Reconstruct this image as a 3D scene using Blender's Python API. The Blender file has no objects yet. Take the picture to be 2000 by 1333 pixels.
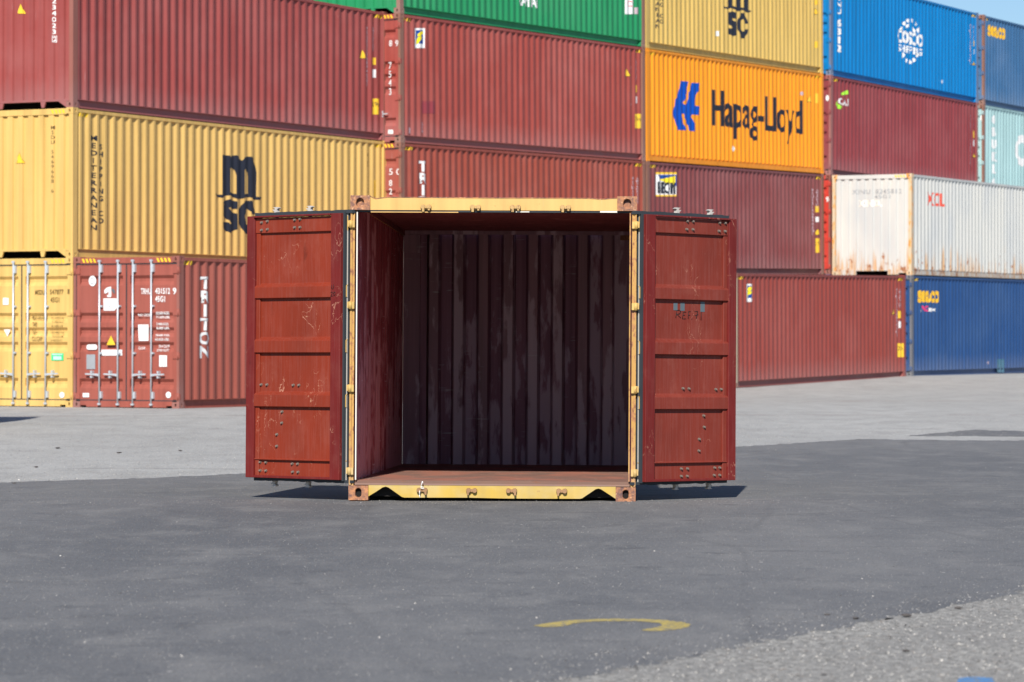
import bpy, bmesh, math, random
from mathutils import Matrix, Vector
random.seed(7)
scene = bpy.context.scene
COL = scene.collection
R = math.radians

# ------------------------------------------------------------------ photograph geometry
FPX, HORIZON, CAM_Z = 6600.0, 648.0, 1.442          # focal length and horizon in px of the 2000 px wide photo; eye height in m
def ray(px, py):
    return Vector(((px - 1000.0) / FPX, 1.0, -(py - HORIZON) / FPX))
CAM = Vector((0, 0, CAM_Z))

# ------------------------------------------------------------------ ground heights (the yard falls gently and rises again)
TH = R(27.7)
def sstep(a, b, x):
    t = max(0.0, min(1.0, (x - a) / (b - a)))
    return t * t * (3 - 2 * t)
SH = [(-60, -.03), (0, -.018), (12.2, -.075), (25, .02), (37, .178), (50, .14), (80, .14)]
def ground(x, y):
    if y < 28.67: dip = 0.0
    else:
        dip = -.01515 * (y - 28.67)
        if y > 36: dip = -.1110 * (1 - sstep(36, 58, y))
    dx, dy = x + 8.48, y - 65.2
    s = dx * math.sin(TH) + dy * math.cos(TH)
    t = dx * math.cos(TH) - dy * math.sin(TH)        # distance in front of the stacks
    h = SH[0][1] if s <= SH[0][0] else SH[-1][1]
    for (a, ha), (b, hb) in zip(SH, SH[1:]):
        if a <= s < b: h = ha + (hb - ha) * (s - a) / (b - a)
    w = 1 - sstep(3.0, 17.0, t)
    w *= sstep(36, 52, y)
    return dip * (1 - w) + h * w
def on_ground(px, py):
    d = ray(px, py); z = 0.0
    for _ in range(30):
        k = (z - CAM_Z) / d.z; p = CAM + d * k; z = ground(p.x, p.y)
    return Vector((p.x, p.y, z))

# ------------------------------------------------------------------ material helpers
def new_mat(name):
    m = bpy.data.materials.new(name); m.use_nodes = True
    nt = m.node_tree
    return m, nt, nt.nodes['Principled BSDF']
def node(nt, typ, **kw):
    n = nt.nodes.new(typ)
    for k, v in kw.items():
        if k in n.inputs: n.inputs[k].default_value = v
        else: setattr(n, k, v)
    return n
def link(nt, a, b): nt.links.new(a, b)
def coords(nt, scale=(1, 1, 1), loc=(0, 0, 0)):
    tc = node(nt, 'ShaderNodeTexCoord'); mp = node(nt, 'ShaderNodeMapping')
    mp.inputs['Scale'].default_value = scale; mp.inputs['Location'].default_value = loc
    link(nt, tc.outputs['Object'], mp.inputs['Vector']); return mp.outputs['Vector']
def noise(nt, vec, scale, detail=4, rough=.55):
    n = node(nt, 'ShaderNodeTexNoise'); n.inputs['Scale'].default_value = scale
    n.inputs['Detail'].default_value = detail; n.inputs['Roughness'].default_value = rough
    link(nt, vec, n.inputs['Vector']); return n.outputs['Fac']
def ramp(nt, fac, a, b, va=0.0, vb=1.0):
    n = node(nt, 'ShaderNodeMapRange'); n.clamp = True
    for k, v in (('From Min', a), ('From Max', b), ('To Min', va), ('To Max', vb)): n.inputs[k].default_value = v
    link(nt, fac, n.inputs['Value']); return n.outputs['Result']
def math_n(nt, op, a, b):
    n = node(nt, 'ShaderNodeMath', operation=op)
    for i, v in enumerate((a, b)):
        if isinstance(v, (int, float)): n.inputs[i].default_value = v
        else: link(nt, v, n.inputs[i])
    return n.outputs[0]
def mix(nt, fac, a, b, blend='MIX'):
    n = node(nt, 'ShaderNodeMix', data_type='RGBA', blend_type=blend)
    if isinstance(fac, (int, float)): n.inputs[0].default_value = fac
    else: link(nt, fac, n.inputs[0])
    for i, v in ((6, a), (7, b)):
        if isinstance(v, (tuple, list)): n.inputs[i].default_value = (*v[:3], 1)
        else: link(nt, v, n.inputs[i])
    return n.outputs[2]
def sepz(nt, axis='Z'):
    tc = node(nt, 'ShaderNodeTexCoord'); s = node(nt, 'ShaderNodeSeparateXYZ'); link(nt, tc.outputs['Object'], s.inputs[0]); return s.outputs[axis]
def bump(nt, bsdf, h, strength, dist):
    b = node(nt, 'ShaderNodeBump'); b.inputs['Strength'].default_value = strength; b.inputs['Distance'].default_value = dist
    link(nt, h, b.inputs['Height']); link(nt, b.outputs[0], bsdf.inputs['Normal'])

KA = .76
def paint(name, col, fade=.25, rust=0.0, scratch=.25, rough=.5, seed=0, chalk=None, rustcol=(.28, .10, .03), rs=1.0, fs=1.0):
    """weathered container paint: streaks down the sheet, chalky patches, chipped spots, rust"""
    m, nt, b = new_mat(name)
    o = (seed * 7.3, seed * 3.1, seed * 1.7); col = tuple(c * KA for c in col); chalk = chalk and tuple(c * KA for c in chalk)
    st = noise(nt, coords(nt, (9, 9, .35), o), 1.0, 5)
    big = noise(nt, coords(nt, (.55 * fs, .55 * fs, .7 * fs), o), 1.0, 4)
    ch = chalk or tuple(min(.9, c * .9 + .045) for c in col)
    dk = tuple(c * .74 for c in col)
    c = mix(nt, ramp(nt, st, .35, .75), col, dk) if fade > 0 else col
    c1 = mix(nt, math_n(nt, 'MULTIPLY', ramp(nt, big, .42, .72), fade * 1.3), c, ch)
    if scratch > 0:
        sp = noise(nt, coords(nt, (14 * fs ** .5, 14 * fs ** .5, 2.2 * fs), o), 1.0, 6, .7)
        c1 = mix(nt, math_n(nt, 'MULTIPLY', ramp(nt, sp, .70, .76), scratch), c1, tuple(min(.85, v * .5 + .3) for v in col))
    if rust > 0:
        rn = noise(nt, coords(nt, (6 * rs, 6 * rs, 3 * rs), o), 1.0, 8, .7)
        lim = .74 - .26 * rust
        c1 = mix(nt, ramp(nt, rn, lim, lim + .08), c1, rustcol)
        r2 = noise(nt, coords(nt, (30, 30, 18), o), 1.0, 4)
        c1 = mix(nt, math_n(nt, 'MULTIPLY', ramp(nt, rn, lim + .02, lim + .14), ramp(nt, r2, .4, .6)), c1, tuple(v * .45 for v in rustcol))
    if fade > .2:      # dust splashed up the foot of the sheet
        dz = math_n(nt, 'ADD', ramp(nt, sepz(nt), .75, .16), math_n(nt, 'MULTIPLY', math_n(nt, 'SUBTRACT', st, .5), 1.2))
        c1 = mix(nt, math_n(nt, 'MULTIPLY', ramp(nt, dz, .2, 1.1), .34), c1, tuple(v * .6 + .15 for v in col))
        sv = noise(nt, coords(nt, (22, 22, .8), o), 1.0, 4, .7)
        c1 = mix(nt, math_n(nt, 'MULTIPLY', ramp(nt, sv, .69, .74), .5), c1, tuple(v * .6 + .22 for v in col))
    link(nt, c1, b.inputs['Base Color'])
    link(nt, ramp(nt, big, .3, .7, rough - .08, rough + .16), b.inputs['Roughness'])
    b.inputs['Specular IOR Level'].default_value = .30
    dn = noise(nt, coords(nt, (1.5, 1.5, 1.1), (o[1], o[2], o[0])), 1.0, 3); bump(nt, b, dn, .35, .05)
    return m
def flat(name, col, rough=.55, metal=0.0, var=.12):
    m, nt, b = new_mat(name)
    n = noise(nt, coords(nt), 5.0, 4)
    c = mix(nt, ramp(nt, n, .35, .7), col, tuple(v * (1 - var) for v in col))
    link(nt, c, b.inputs['Base Color']); b.inputs['Roughness'].default_value = rough; b.inputs['Metallic'].default_value = metal
    b.inputs['Specular IOR Level'].default_value = .3
    return m

# ------------------------------------------------------------------ mesh builder
class MB:
    def __init__(s): s.bm = bmesh.new(); s.mi = 0
    def face(s, pts):
        f = s.bm.faces.new([s.bm.verts.new(p) for p in pts]); f.material_index = s.mi; return f
    def box(s, x0, x1, y0, y1, z0, z1):
        v = [s.bm.verts.new((x, y, z)) for z in (z0, z1) for y in (y0, y1) for x in (x0, x1)]
        for q in ((0, 2, 3, 1), (4, 5, 7, 6), (0, 1, 5, 4), (2, 6, 7, 3), (0, 4, 6, 2), (1, 3, 7, 5)):
            f = s.bm.faces.new([v[i] for i in q]); f.material_index = s.mi
        return s
    def prism(s, poly, fn, a, b):
        """poly of 2D points swept from a to b; fn(u, v, w) -> 3D point"""
        n = len(poly)
        A = [s.bm.verts.new(fn(u, v, a)) for u, v in poly]; B = [s.bm.verts.new(fn(u, v, b)) for u, v in poly]
        fs = [s.bm.faces.new(A[::-1]), s.bm.faces.new(B)]
        for i in range(n):
            j = (i + 1) % n; fs.append(s.bm.faces.new((A[i], A[j], B[j], B[i])))
        for f in fs: f.material_index = s.mi
        bmesh.ops.recalc_face_normals(s.bm, faces=fs)
        return s
    def sheet(s, prof, fn, a, b):
        """open profile [(u, v)] swept from a to b"""
        A = [s.bm.verts.new(fn(u, v, a)) for u, v in prof]; B = [s.bm.verts.new(fn(u, v, b)) for u, v in prof]
        for i in range(len(prof) - 1):
            f = s.bm.faces.new((A[i], A[i + 1], B[i + 1], B[i])); f.material_index = s.mi
        return s
    def tube(s, p0, p1, r, n=10, r1=None):
        p0, p1 = Vector(p0), Vector(p1); d = (p1 - p0).normalized()
        a = d.orthogonal().normalized(); c = d.cross(a); r1 = r if r1 is None else r1
        A, B = [], []
        for i in range(n):
            t = 2 * math.pi * i / n; e = a * math.cos(t) + c * math.sin(t)
            A.append(s.bm.verts.new(p0 + e * r)); B.append(s.bm.verts.new(p1 + e * r1))
        fs = [s.bm.faces.new(A[::-1]), s.bm.faces.new(B)]
        for i in range(n):
            j = (i + 1) % n; f = s.bm.faces.new((A[i], A[j], B[j], B[i])); f.smooth = True; fs.append(f)
        for f in fs: f.material_index = s.mi
        return s
    def bevel(s, w):
        es = [e for e in s.bm.edges if len(e.link_faces) == 2 and e.calc_face_angle(0) > .6]
        bmesh.ops.bevel(s.bm, geom=es, offset=w, segments=2, affect='EDGES', profile=.6); return s
    def build(s, name, mats, parent=None, label=None):
        me = bpy.data.meshes.new(name); s.bm.normal_update(); s.bm.to_mesh(me); s.bm.free()
        for m in (mats if isinstance(mats, (list, tuple)) else [mats]): me.materials.append(m)
        return obj(name, me, parent, label)
def obj(name, data, parent=None, label=None):
    o = bpy.data.objects.new(name, data); COL.objects.link(o)
    if parent is not None: o.parent = parent
    if label: o['label'] = label
    return o
def tag(o, label, cat, group=None):
    o['label'] = label; o['category'] = cat
    if group: o['group'] = group

# ------------------------------------------------------------------ corner casting with real pockets
def casting(mb, fr, w, d, h, hole_front, hole_side, hf=(.04, .066), round_=False):
    """fr(a, b, c): a across the front face 0..w, b into the front 0..d, c up 0..h"""
    def holed(plane, W, H, hw, hh):
        n = 16; cx, cy = W / 2, H / 2; outer, inner = [], []
        for i in range(n):
            t = 2 * math.pi * (i + .5) / n; c, s_ = math.cos(t), math.sin(t)
            k = min(W / 2 / max(abs(c), 1e-6), H / 2 / max(abs(s_), 1e-6)); outer.append((cx + c * k, cy + s_ * k))
            r = hw / 2; off = (hh - hw) / 2
            inner.append((cx + c * r, cy + s_ * r + (off if s_ > 0 else -off)))
        corners = [(0, 0), (W, 0), (W, H), (0, H)]
        O = [mb.bm.verts.new(plane(u, v, 0)) for u, v in outer]; I = [mb.bm.verts.new(plane(u, v, 0)) for u, v in inner]
        D = [mb.bm.verts.new(plane(u, v, .045)) for u, v in inner]
        fs = []
        for i in range(n):
            j = (i + 1) % n
            q = [O[i]]
            for cu, cv in corners:
                (u0, v0), (u1, v1) = outer[i], outer[j]
                if (abs(u0 - cu) < 1e-6 or abs(v0 - cv) < 1e-6) and (abs(u1 - cu) < 1e-6 or abs(v1 - cv) < 1e-6) and (abs(u0 - u1) > 1e-6 and abs(v0 - v1) > 1e-6):
                    q.append(mb.bm.verts.new(plane(cu, cv, 0)))
            q += [O[j], I[j], I[i]]
            fs.append(mb.bm.faces.new(q)); fs.append(mb.bm.faces.new((I[i], I[j], D[j], D[i])))
        mi = mb.mi
        for f in fs: f.material_index = mi
        f = mb.bm.faces.new(D); f.material_index = mi + 1 if hole_mat[0] else mi
    hole_mat = [True]
    P = lambda a, b, c: fr(a, b, c)
    if hole_front: holed(lambda u, v, k: P(u, k, v), w, h, hf[0], hf[1])
    else: mb.face([P(0, 0, 0), P(w, 0, 0), P(w, 0, h), P(0, 0, h)])
    if hole_side: holed(lambda u, v, k: P(w - k, u, v), d, h, hf[0], hf[1])
    else: mb.face([P(w, 0, 0), P(w, d, 0), P(w, d, h), P(w, 0, h)])
    mb.face([P(0, d, 0), P(w, d, 0), P(w, d, h), P(0, d, h)]); mb.face([P(0, 0, 0), P(0, d, 0), P(0, d, h), P(0, 0, h)])
    mb.face([P(0, 0, h), P(w, 0, h), P(w, d, h), P(0, d, h)]); mb.face([P(0, 0, 0), P(w, 0, 0), P(w, d, 0), P(0, d, 0)])

# ------------------------------------------------------------------ stacked shipping containers
L, W, H = 12.192, 2.438, 2.896
def prof_at(P, x):
    if x <= P[0][0]: return P[0][1]
    for (a, ya), (b, yb) in zip(P, P[1:]):
        if a <= x <= b: return ya + (yb - ya) * ((x - a) / (b - a) if b > a else 0)
    return P[-1][1]
# side sheet: outer flat, slope, inner flat, slope
def side_profile(phase=0.0):
    x0, x1, n = .165, L - .165, 42
    p = (x1 - x0) / n; a, s, d = .068, .066, .038
    pts = []
    for i in range(-1, n + 1):
        u = x0 + (i + phase) * p
        pts += [(u, .012), (u + a, .012), (u + a + s, .012 + d), (u + p - s, .012 + d)]
    pts.append((x0 + (n + 1 + phase) * p, .012))
    y0, y1 = prof_at(pts, x0), prof_at(pts, x1)
    return [(x0, y0)] + [q for q in pts if x0 + .004 < q[0] < x1 - .004] + [(x1, y1)]
def end_profile():
    y0, y1, n = .125, W - .125, 9
    p = (y1 - y0) / n; a, s, d = .11, .02, .044
    pts = []
    for i in range(n):
        u = y0 + i * p
        pts += [(u, .02 + d), (u + p - a - 2 * s, .02 + d), (u + p - a - s, .02), (u + p - s, .02)]
    pts.append((y1, .02 + d)); return pts
ENDP = end_profile()
HOLE = flat('casting_pocket', (.012, .010, .010), .9)
ZINC = flat('galvanised_steel', (.55, .60, .64), .38, .35)
RUBBER = flat('rubber_gasket', (.034, .042, .050), .7)
HAZY = flat('hazard_yellow', (.85, .55, .03)); HAZK = flat('hazard_black', (.02, .02, .02))
WHITE = flat('white_lettering', (.78, .78, .77)); INK = flat('dark_lettering', (.018, .022, .035)); NAVYINK = flat('black_blue_paint', (.016, .020, .034))
OCHRE = flat('faded_black_lettering', (.16, .10, .03)); PALE = flat('faded_white_lettering', (.52, .40, .44)); STICKY = flat('yellow_sticker', (.85, .52, .04))
GREYST = flat('grey_sticker', (.30, .32, .34)); GREENST = flat('green_sticker', (.05, .62, .22)); MINT = flat('pale_green_sticker', (.45, .8, .6))
BLUEST = flat('blue_sticker', (.008, .06, .30)); YELLST = flat('bright_yellow_sticker', (.9, .72, .02)); LIME = flat('lime_green_sticker', (.35, .75, .05))
REDLET = flat('red_lettering', (.80, .10, .06)); EMBLEM = flat('deep_blue_lettering', (.0, .065, .42)); AMBER = flat('amber_lettering', (.85, .48, .03))
TAPE = flat('grey_tape', (.10, .135, .155)); BLACKINK = flat('marker_ink', (.02, .012, .012)); MAGENTA = flat('magenta_lettering', (.7, .05, .18))

CON = {}
def mat_axes(p, th, b):
    X = Vector((math.sin(th) * math.cos(b), math.cos(th) * math.cos(b), math.sin(b)))
    Y = Vector((-math.cos(th), math.sin(th), 0)); Z = X.cross(Y)
    M = Matrix((X, Y, Z)).transposed().to_4x4(); M.translation = p
    return M

def door_end(root, m, mi_name):
    """two closed leaves with pressed troughs, gaskets, lock rods, handles and hinges, on the x = 0 end"""
    ztr = [2.534, 1.823, 1.542, 1.26, .558]
    for side in (0, 1):
        y0, y1 = (.062, W / 2 - .008) if side == 0 else (W / 2 + .008, W - .062)
        mb = MB()
        a, b = (y0 + .075, y1 - .075)
        # pressed field
        prof = [(.135 + .03, .0)]
        for z in ztr[::-1]:
            prof += [(z - .19, .0), (z - .115, .055), (z - .060, .055), (z, .0)]
        prof.append((H - .165, .0))
        mb.sheet([(z, x + .032) for z, x in prof], lambda u, v, w: (v, w, u), a, b)
        mb.box(.026, .075, y0, a, .15, H - .15); mb.box(.026, .075, b, y1, .15, H - .15)
        mb.box(.027, .075, a, b, .15, .168); mb.box(.027, .075, a, b, H - .168, H - .15)
        mb.face([(.095, y0, .15), (.095, y1, .15), (.095, y1, H - .15), (.095, y0, H - .15)])
        d = mb.build('door', m, root)
        g = MB(); yy = y0 if side == 0 else y1
        hs = -1 if side == 0 else 1
        g.box(.020, .05, y0 - .004, y1 + .004, H - .152, H - .132); g.box(.020, .05, y0 - .004, y1 + .004, .134, .152)
        g.box(.018, .05, min(yy, yy + hs * .012) - .006, max(yy, yy + hs * .012) + .006, .15, H - .15)
        ym = y1 if side == 0 else y0
        g.box(.020, .05, min(ym, ym - hs * .008) - .004, max(ym, ym - hs * .008) + .004, .15, H - .15)
        g.build('gasket', RUBBER, d)
        for fr_ in ((.256, .429) if side == 0 else (.570, .744)):
            yr = W * fr_
            r = MB(); r.tube((-.022, yr, .045), (-.022, yr, H - .06), .017)
            for zb, hb in ((.18, .13), (H - .30, .15), (1.03, .035), (1.93, .035)):
                r.box(-.028, .03, yr - .052, yr - .012, zb, zb + hb)
            r.box(-.04, .0, yr - .03, yr + .03, .05, .085); r.box(-.04, .0, yr - .03, yr + .03, H - .10, H - .065)
            r.build('lock_rod', ZINC, d)
            h = MB(); e = -1 if side == 0 else 1      # handles point to the hinge side
            h.prism([(0, -.02), (e * .10, .0), (e * .31, .012), (e * .31, .038), (e * .10, .034), (0, .03)], lambda u, v, w: (w, yr + u, .62 + v), -.05, -.028)
            h.box(-.055, .03, yr + e * .17 - .02, yr + e * .17 + .02, .57, .61); h.box(-.055, .03, yr + e * .17 - .016, yr + e * .17 + .016, .66, .71)
            h.build('door_handle', ZINC, d)
        for zh in (.22, 1.0, 1.82, 2.62):
            hb = MB(); q0, q1 = (-.0, .15) if side == 0 else (W - .15, W)
            hb.box(.008, .06, q0, q1, zh - .055, zh + .055); yk = .03 if side == 0 else W - .03
            hb.tube((.004, yk, zh - .07), (.004, yk, zh + .07), .018)
            hb.build('hinge', m, d)

def make_container(cid, p, th, b, m, label, doors=False, post=None, rail_recess=.075, group='containers of the stacked wall', casting_mat=None, railm=None, phase=0.0, post_far=None, pocket=False):
    SIDE = side_profile(phase)
    root = bpy.data.objects.new('shipping_container', None); COL.objects.link(root)
    M = mat_axes(p, th, b); root.matrix_world = M; root.empty_display_size = .3
    tag(root, label, 'shipping container', group)
    CON[cid] = dict(M=M, Mi=M.inverted(), root=root, doors=doors, SIDE=SIDE)
    post = post or m; cm = casting_mat or post; railm = railm or m
    # posts
    for ex in (0, 1):
        for ey in (0, 1):
            mb = MB(); e = .004
            fx = lambda v: v if ex == 0 else L - v
            fy = lambda v: v if ey == 0 else W - v
            w_end = .06 if (doors and ex == 0) else .10
            xs = sorted((fx(e), fx(.16))); ys = sorted((fy(e), fy(w_end)))
            mb.box(xs[0], xs[1], ys[0], ys[1], .118, H - .118)
            mb.build('corner_post', post if ex == 0 or post_far is None else post_far, root)
            for ez in (0, 1):
                c = MB(); z0 = 0 if ez == 0 else H - .118
                casting(c, lambda a, bb, cc: (fx(bb), fy(.162 - a), z0 + cc), .162, .178, .118, True, ey == 0)
                c.build('corner_casting', [cm if ex == 0 or post_far is None else post_far, HOLE], root)
    # rails
    for ey in (0, 1):
        fy = lambda v: v if ey == 0 else W - v
        ys = sorted((fy(.006), fy(.066)))
        MB().box(.178, L - .178, ys[0], ys[1], H - .085, H - .022).build('top_rail', railm, root)
        if rail_recess > .02:
            poly = [(.015, .0), (.015, .014), (rail_recess, .016), (rail_recess, .155), (.012, .157), (.012, .168), (.10, .168), (.10, .0)]
            r = MB(); r.prism([(fy(y), z) for y, z in poly], lambda u, v, w: (w, u, v), .178, L - .178)
            for px_ in (.178, L - .178):     # closing gussets beside the castings
                q = 1 if px_ < 1 else -1
                r.prism([(px_, .014), (px_ + q * .10, .014), (px_, .157)], lambda u, v, w: (u, fy(w), v), .018, .075)
        else:
            r = MB(); ys2 = sorted((fy(.008), fy(.09))); r.box(.178, L - .178, ys2[0], ys2[1], .012, .13); ys2 = sorted((fy(.05), fy(.09))); r.box(.178, L - .178, ys2[0], ys2[1], .13, .168)
        r.build('bottom_rail', railm, root)
        w_ = MB(); w_.sheet([(x, fy(y)) for x, y in SIDE], lambda u, v, w: (u, v, w), .166, H - .083)
        w_.face([(.165, fy(.06), .166), (L - .165, fy(.06), .166), (L - .165, fy(.06), H - .083), (.165, fy(.06), H - .083)])
        sw = w_.build('side_wall', m, root)
        if ey == 0: CON[cid]['side'] = sw
    MB().box(.02, L - .02, .05, W - .05, H - .05, H - .024).build('roof', m, root)
    f = MB(); f.box(.12, L - .12, .09, W - .09, .13, .165)
    for i in range(24): f.box(.6 + i * .47, .645 + i * .47, .10, W - .10, .03, .13)
    f.build('floor', HOLE, root)
    # far end
    e = MB(); e.sheet(ENDP, lambda u, v, w: (L - v, u, w), .16, H - .11); e.box(L - .07, L - .01, .10, W - .10, H - .12, H - .03); e.box(L - .07, L - .01, .162, W - .162, .02, .16)
    e.build('end_wall', m, root)
    # near end
    hd = MB(); hd.box(.008, .07, .162, W - .162, H - .13, H - .015); hd.build('header', m, root)
    if doors:
        s = MB(); s.box(.01, .08, .162, .30, .045, .132); s.box(.01, .08, .30, W - .30, .012, .132); s.box(.01, .08, W - .30, W - .162, .045, .132)
        s.build('sill', m, root); door_end(root, m, cid)
    else:
        s = MB(); s.box(.012, .07, .10, W - .10, .125, .165)
        if pocket:
            s.box(.014, .07, .41, .735, .012, .125); s.box(.014, .07, 1.71, W - .162, .012, .125); s.box(.014, .07, .162, .41, .06, .125)
        for q0, q1 in () if pocket else ((.162, .36), (W - .162, W - .36)):
            s.prism([(q0, .0), (q1, .125), (q0, .125)], lambda u, v, w: (w, u, v), .014, .03)
        for yc in () if pocket else (.72, W - .72): s.prism([(yc - .06, .125), (yc + .06, .125), (yc + .035, .01), (yc - .025, .01)], lambda u, v, w: (w, u, v), .016, .05)
        s.build('sill', m, root)
        e = MB(); e.sheet(ENDP, lambda u, v, w: (v, u, w), .16, H - .125); e.face([(.075, .1, .16), (.075, W - .1, .16), (.075, W - .1, H - .12), (.075, .1, H - .12)])
        CON[cid]['end'] = e.build('end_wall', m, root)
    return root

# ------------------------------------------------------------------ lettering and stickers that follow the pressed sheet
def px_side(cid, px, py, off=.028):
    Mi = CON[cid]['Mi']; o = Mi @ CAM; d = Mi.to_3x3() @ ray(px, py); k = (off - o.y) / d.y; q = o + d * k; return q.x, q.z
def px_end(cid, px, py, off=.02):
    Mi = CON[cid]['Mi']; o = Mi @ CAM; d = Mi.to_3x3() @ ray(px, py); k = (off - o.x) / d.x; q = o + d * k; return q.y, q.z
def text_bm(body, bold=0.0, line=1.0):
    cu = bpy.data.curves.new('t', 'FONT'); cu.body = body; cu.align_x = 'CENTER' if '\n' in body else 'LEFT'; cu.space_line = line
    cu.offset = bold; cu.resolution_u = 3; cu.fill_mode = 'FRONT'
    ob = bpy.data.objects.new('t', cu); COL.objects.link(ob)
    dg = bpy.context.evaluated_depsgraph_get(); me = bpy.data.meshes.new_from_object(ob.evaluated_get(dg))
    bm = bmesh.new(); bm.from_mesh(me)
    bpy.data.objects.remove(ob); bpy.data.curves.remove(cu); bpy.data.meshes.remove(me)
    return bm
def poly_bm(loops):
    """outline plus holes, filled"""
    bm = bmesh.new(); es = []
    for lp in loops:
        vs = [bm.verts.new((x, y, 0)) for x, y in lp]
        es += [bm.edges.new((vs[i], vs[(i + 1) % len(vs)])) for i in range(len(vs))]
    bmesh.ops.triangle_fill(bm, use_beauty=True, use_dissolve=False, edges=es)
    return bm
def ellipse(cx, cy, rx, ry, n=20, a0=0, a1=2 * math.pi):
    return [(cx + rx * math.cos(a0 + (a1 - a0) * i / n), cy + ry * math.sin(a0 + (a1 - a0) * i / n)) for i in range(n)]
def fit(bm, x0, x1, z0, z1):
    xs = [v.co.x for v in bm.verts]; ys = [v.co.y for v in bm.verts]
    ax, bx, ay, by = min(xs), max(xs), min(ys), max(ys)
    for v in bm.verts:
        v.co.x = x0 + (v.co.x - ax) / max(bx - ax, 1e-6) * (x1 - x0); v.co.y = z0 + (v.co.y - ay) / max(by - ay, 1e-6) * (z1 - z0)
    return bm
def lay_side(cid, bm, m, name, lift=.004):
    SIDE = CON[cid]['SIDE']
    lo = min(v.co.x for v in bm.verts); hi = max(v.co.x for v in bm.verts)
    for x, _ in SIDE:
        if lo < x < hi: bmesh.ops.bisect_plane(bm, geom=bm.verts[:] + bm.edges[:] + bm.faces[:], plane_co=(x, 0, 0), plane_no=(1, 0, 0), dist=1e-5)
    for v in bm.verts: v.co = Vector((v.co.x, prof_at(SIDE, v.co.x) - lift, v.co.y))
    return finish(bm, name, m, CON[cid]['side'])
def lay_end(cid, bm, m, name, lift=.004):
    if CON[cid]['doors']:
        for v in bm.verts: v.co = Vector((.022 - lift, v.co.x, v.co.y))
        return finish(bm, name, m, CON[cid]['root'])
    lo = min(v.co.x for v in bm.verts); hi = max(v.co.x for v in bm.verts)
    for y, _ in ENDP:
        if lo < y < hi: bmesh.ops.bisect_plane(bm, geom=bm.verts[:] + bm.edges[:] + bm.faces[:], plane_co=(y, 0, 0), plane_no=(1, 0, 0), dist=1e-5)
    for v in bm.verts: v.co = Vector((prof_at(ENDP, v.co.x) - lift, v.co.x, v.co.y))
    return finish(bm, name, m, CON[cid]['end'])
def finish(bm, name, m, parent):
    bmesh.ops.recalc_face_normals(bm, faces=bm.faces[:])
    me = bpy.data.meshes.new(name); bm.to_mesh(me); bm.free(); me.materials.append(m); return obj(name, me, parent)
def side_box(cid, x0, y0, x1, y1):
    ym, xm = (y0 + y1) / 2, (x0 + x1) / 2
    a = px_side(cid, x0, ym)[0]; b = px_side(cid, x1, ym)[0]; t = px_side(cid, xm, y0)[1]; u = px_side(cid, xm, y1)[1]
    return a, b, u, t
def end_box(cid, x0, y0, x1, y1):
    ym, xm = (y0 + y1) / 2, (x0 + x1) / 2
    a = px_end(cid, x0, ym)[0]; b = px_end(cid, x1, ym)[0]; t = px_end(cid, xm, y0)[1]; u = px_end(cid, xm, y1)[1]
    return a, b, u, t
def s_text(cid, body, box, m, bold=0.0, line=1.0, name='lettering', lift=.004):
    return lay_side(cid, fit(text_bm(body, bold, line), *side_box(cid, *box)), m, name, lift)
def e_text(cid, body, box, m, bold=0.0, line=1.0, name='lettering', lift=.004):
    return lay_end(cid, fit(text_bm(body, bold, line), *end_box(cid, *box)), m, name, lift)
def s_poly(cid, loops, m, name='sticker', lift=.004):
    return lay_side(cid, poly_bm([[px_side(cid, *p) for p in lp] for lp in loops]), m, name, lift)
def e_poly(cid, loops, m, name='sticker', lift=.004):
    return lay_end(cid, poly_bm([[px_end(cid, *p) for p in lp] for lp in loops]), m, name, lift)
def rect(x0, y0, x1, y1): return [(x0, y0), (x1, y0), (x1, y1), (x0, y1)]
def scaled(pts, s, bx, by): return [(bx + x / s, by + y / s) for x, y in pts]
def tri_sign(fn, cid, x0, y0, x1, y1):
    xm = (x0 + x1) / 2; k = .9
    fn(cid, [[(xm, y0 - k), (x1 + k, y1 + k), (x0 - k, y1 + k)]], HAZK, 'warning_sticker', .003)
    fn(cid, [[(xm, y0), (x1, y1), (x0, y1)]], STICKY, 'warning_sticker', .005)
def hazard(cid, where, a, z=None):
    """black and yellow corner stripes, laid in metres: a = start, runs .34 m"""
    z1 = H - .035 if where == 'end' else H - .09
    z0 = z1 - .075
    for k in range(4):
        u = a + k * .085
        q = [(u, z0), (u + .045, z0), (u + .08, z1), (u + .035, z1)]
        if where == 'side': lay_side(cid, poly_bm([q]), HAZY, 'hazard_stripe', .006)
        else:
            bm = poly_bm([q])
            for v in bm.verts: v.co = Vector((.004, v.co.x, v.co.y))
            finish(bm, 'hazard_stripe', HAZY, CON[cid]['root'])
def code_marks(cid, xa, ya, yb, xb, tri=None, small=None, white=None, label=None, m=PALE):
    """the owner code column, second column and stickers near the far end of a side"""
    s_text(cid, '\n'.join('4SU5 31268 9 45G1'.replace(' ', '')), (xa - 1.6, ya, xa + 1.6, yb), m, .01, .9)
    s_text(cid, '\n'.join('2M96HEIGHT'), (xb - 1.3, ya + 2, xb + 1.3, ya + (yb - ya) * .42), m, .01, .9)
    if tri: tri_sign(s_poly, cid, *tri)
    if small: s_poly(cid, [rect(*small)], STICKY)
    if white: s_poly(cid, [rect(*white)], WHITE)
    if label:
        s_poly(cid, [rect(*label)], STICKY)
        x0, y0, x1, y1 = label
        s_text(cid, '2.9m', (x0 + 1, y0 + (y1 - y0) * .2, x1 - 1, y0 + (y1 - y0) * .5), INK, lift=.007)


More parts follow.
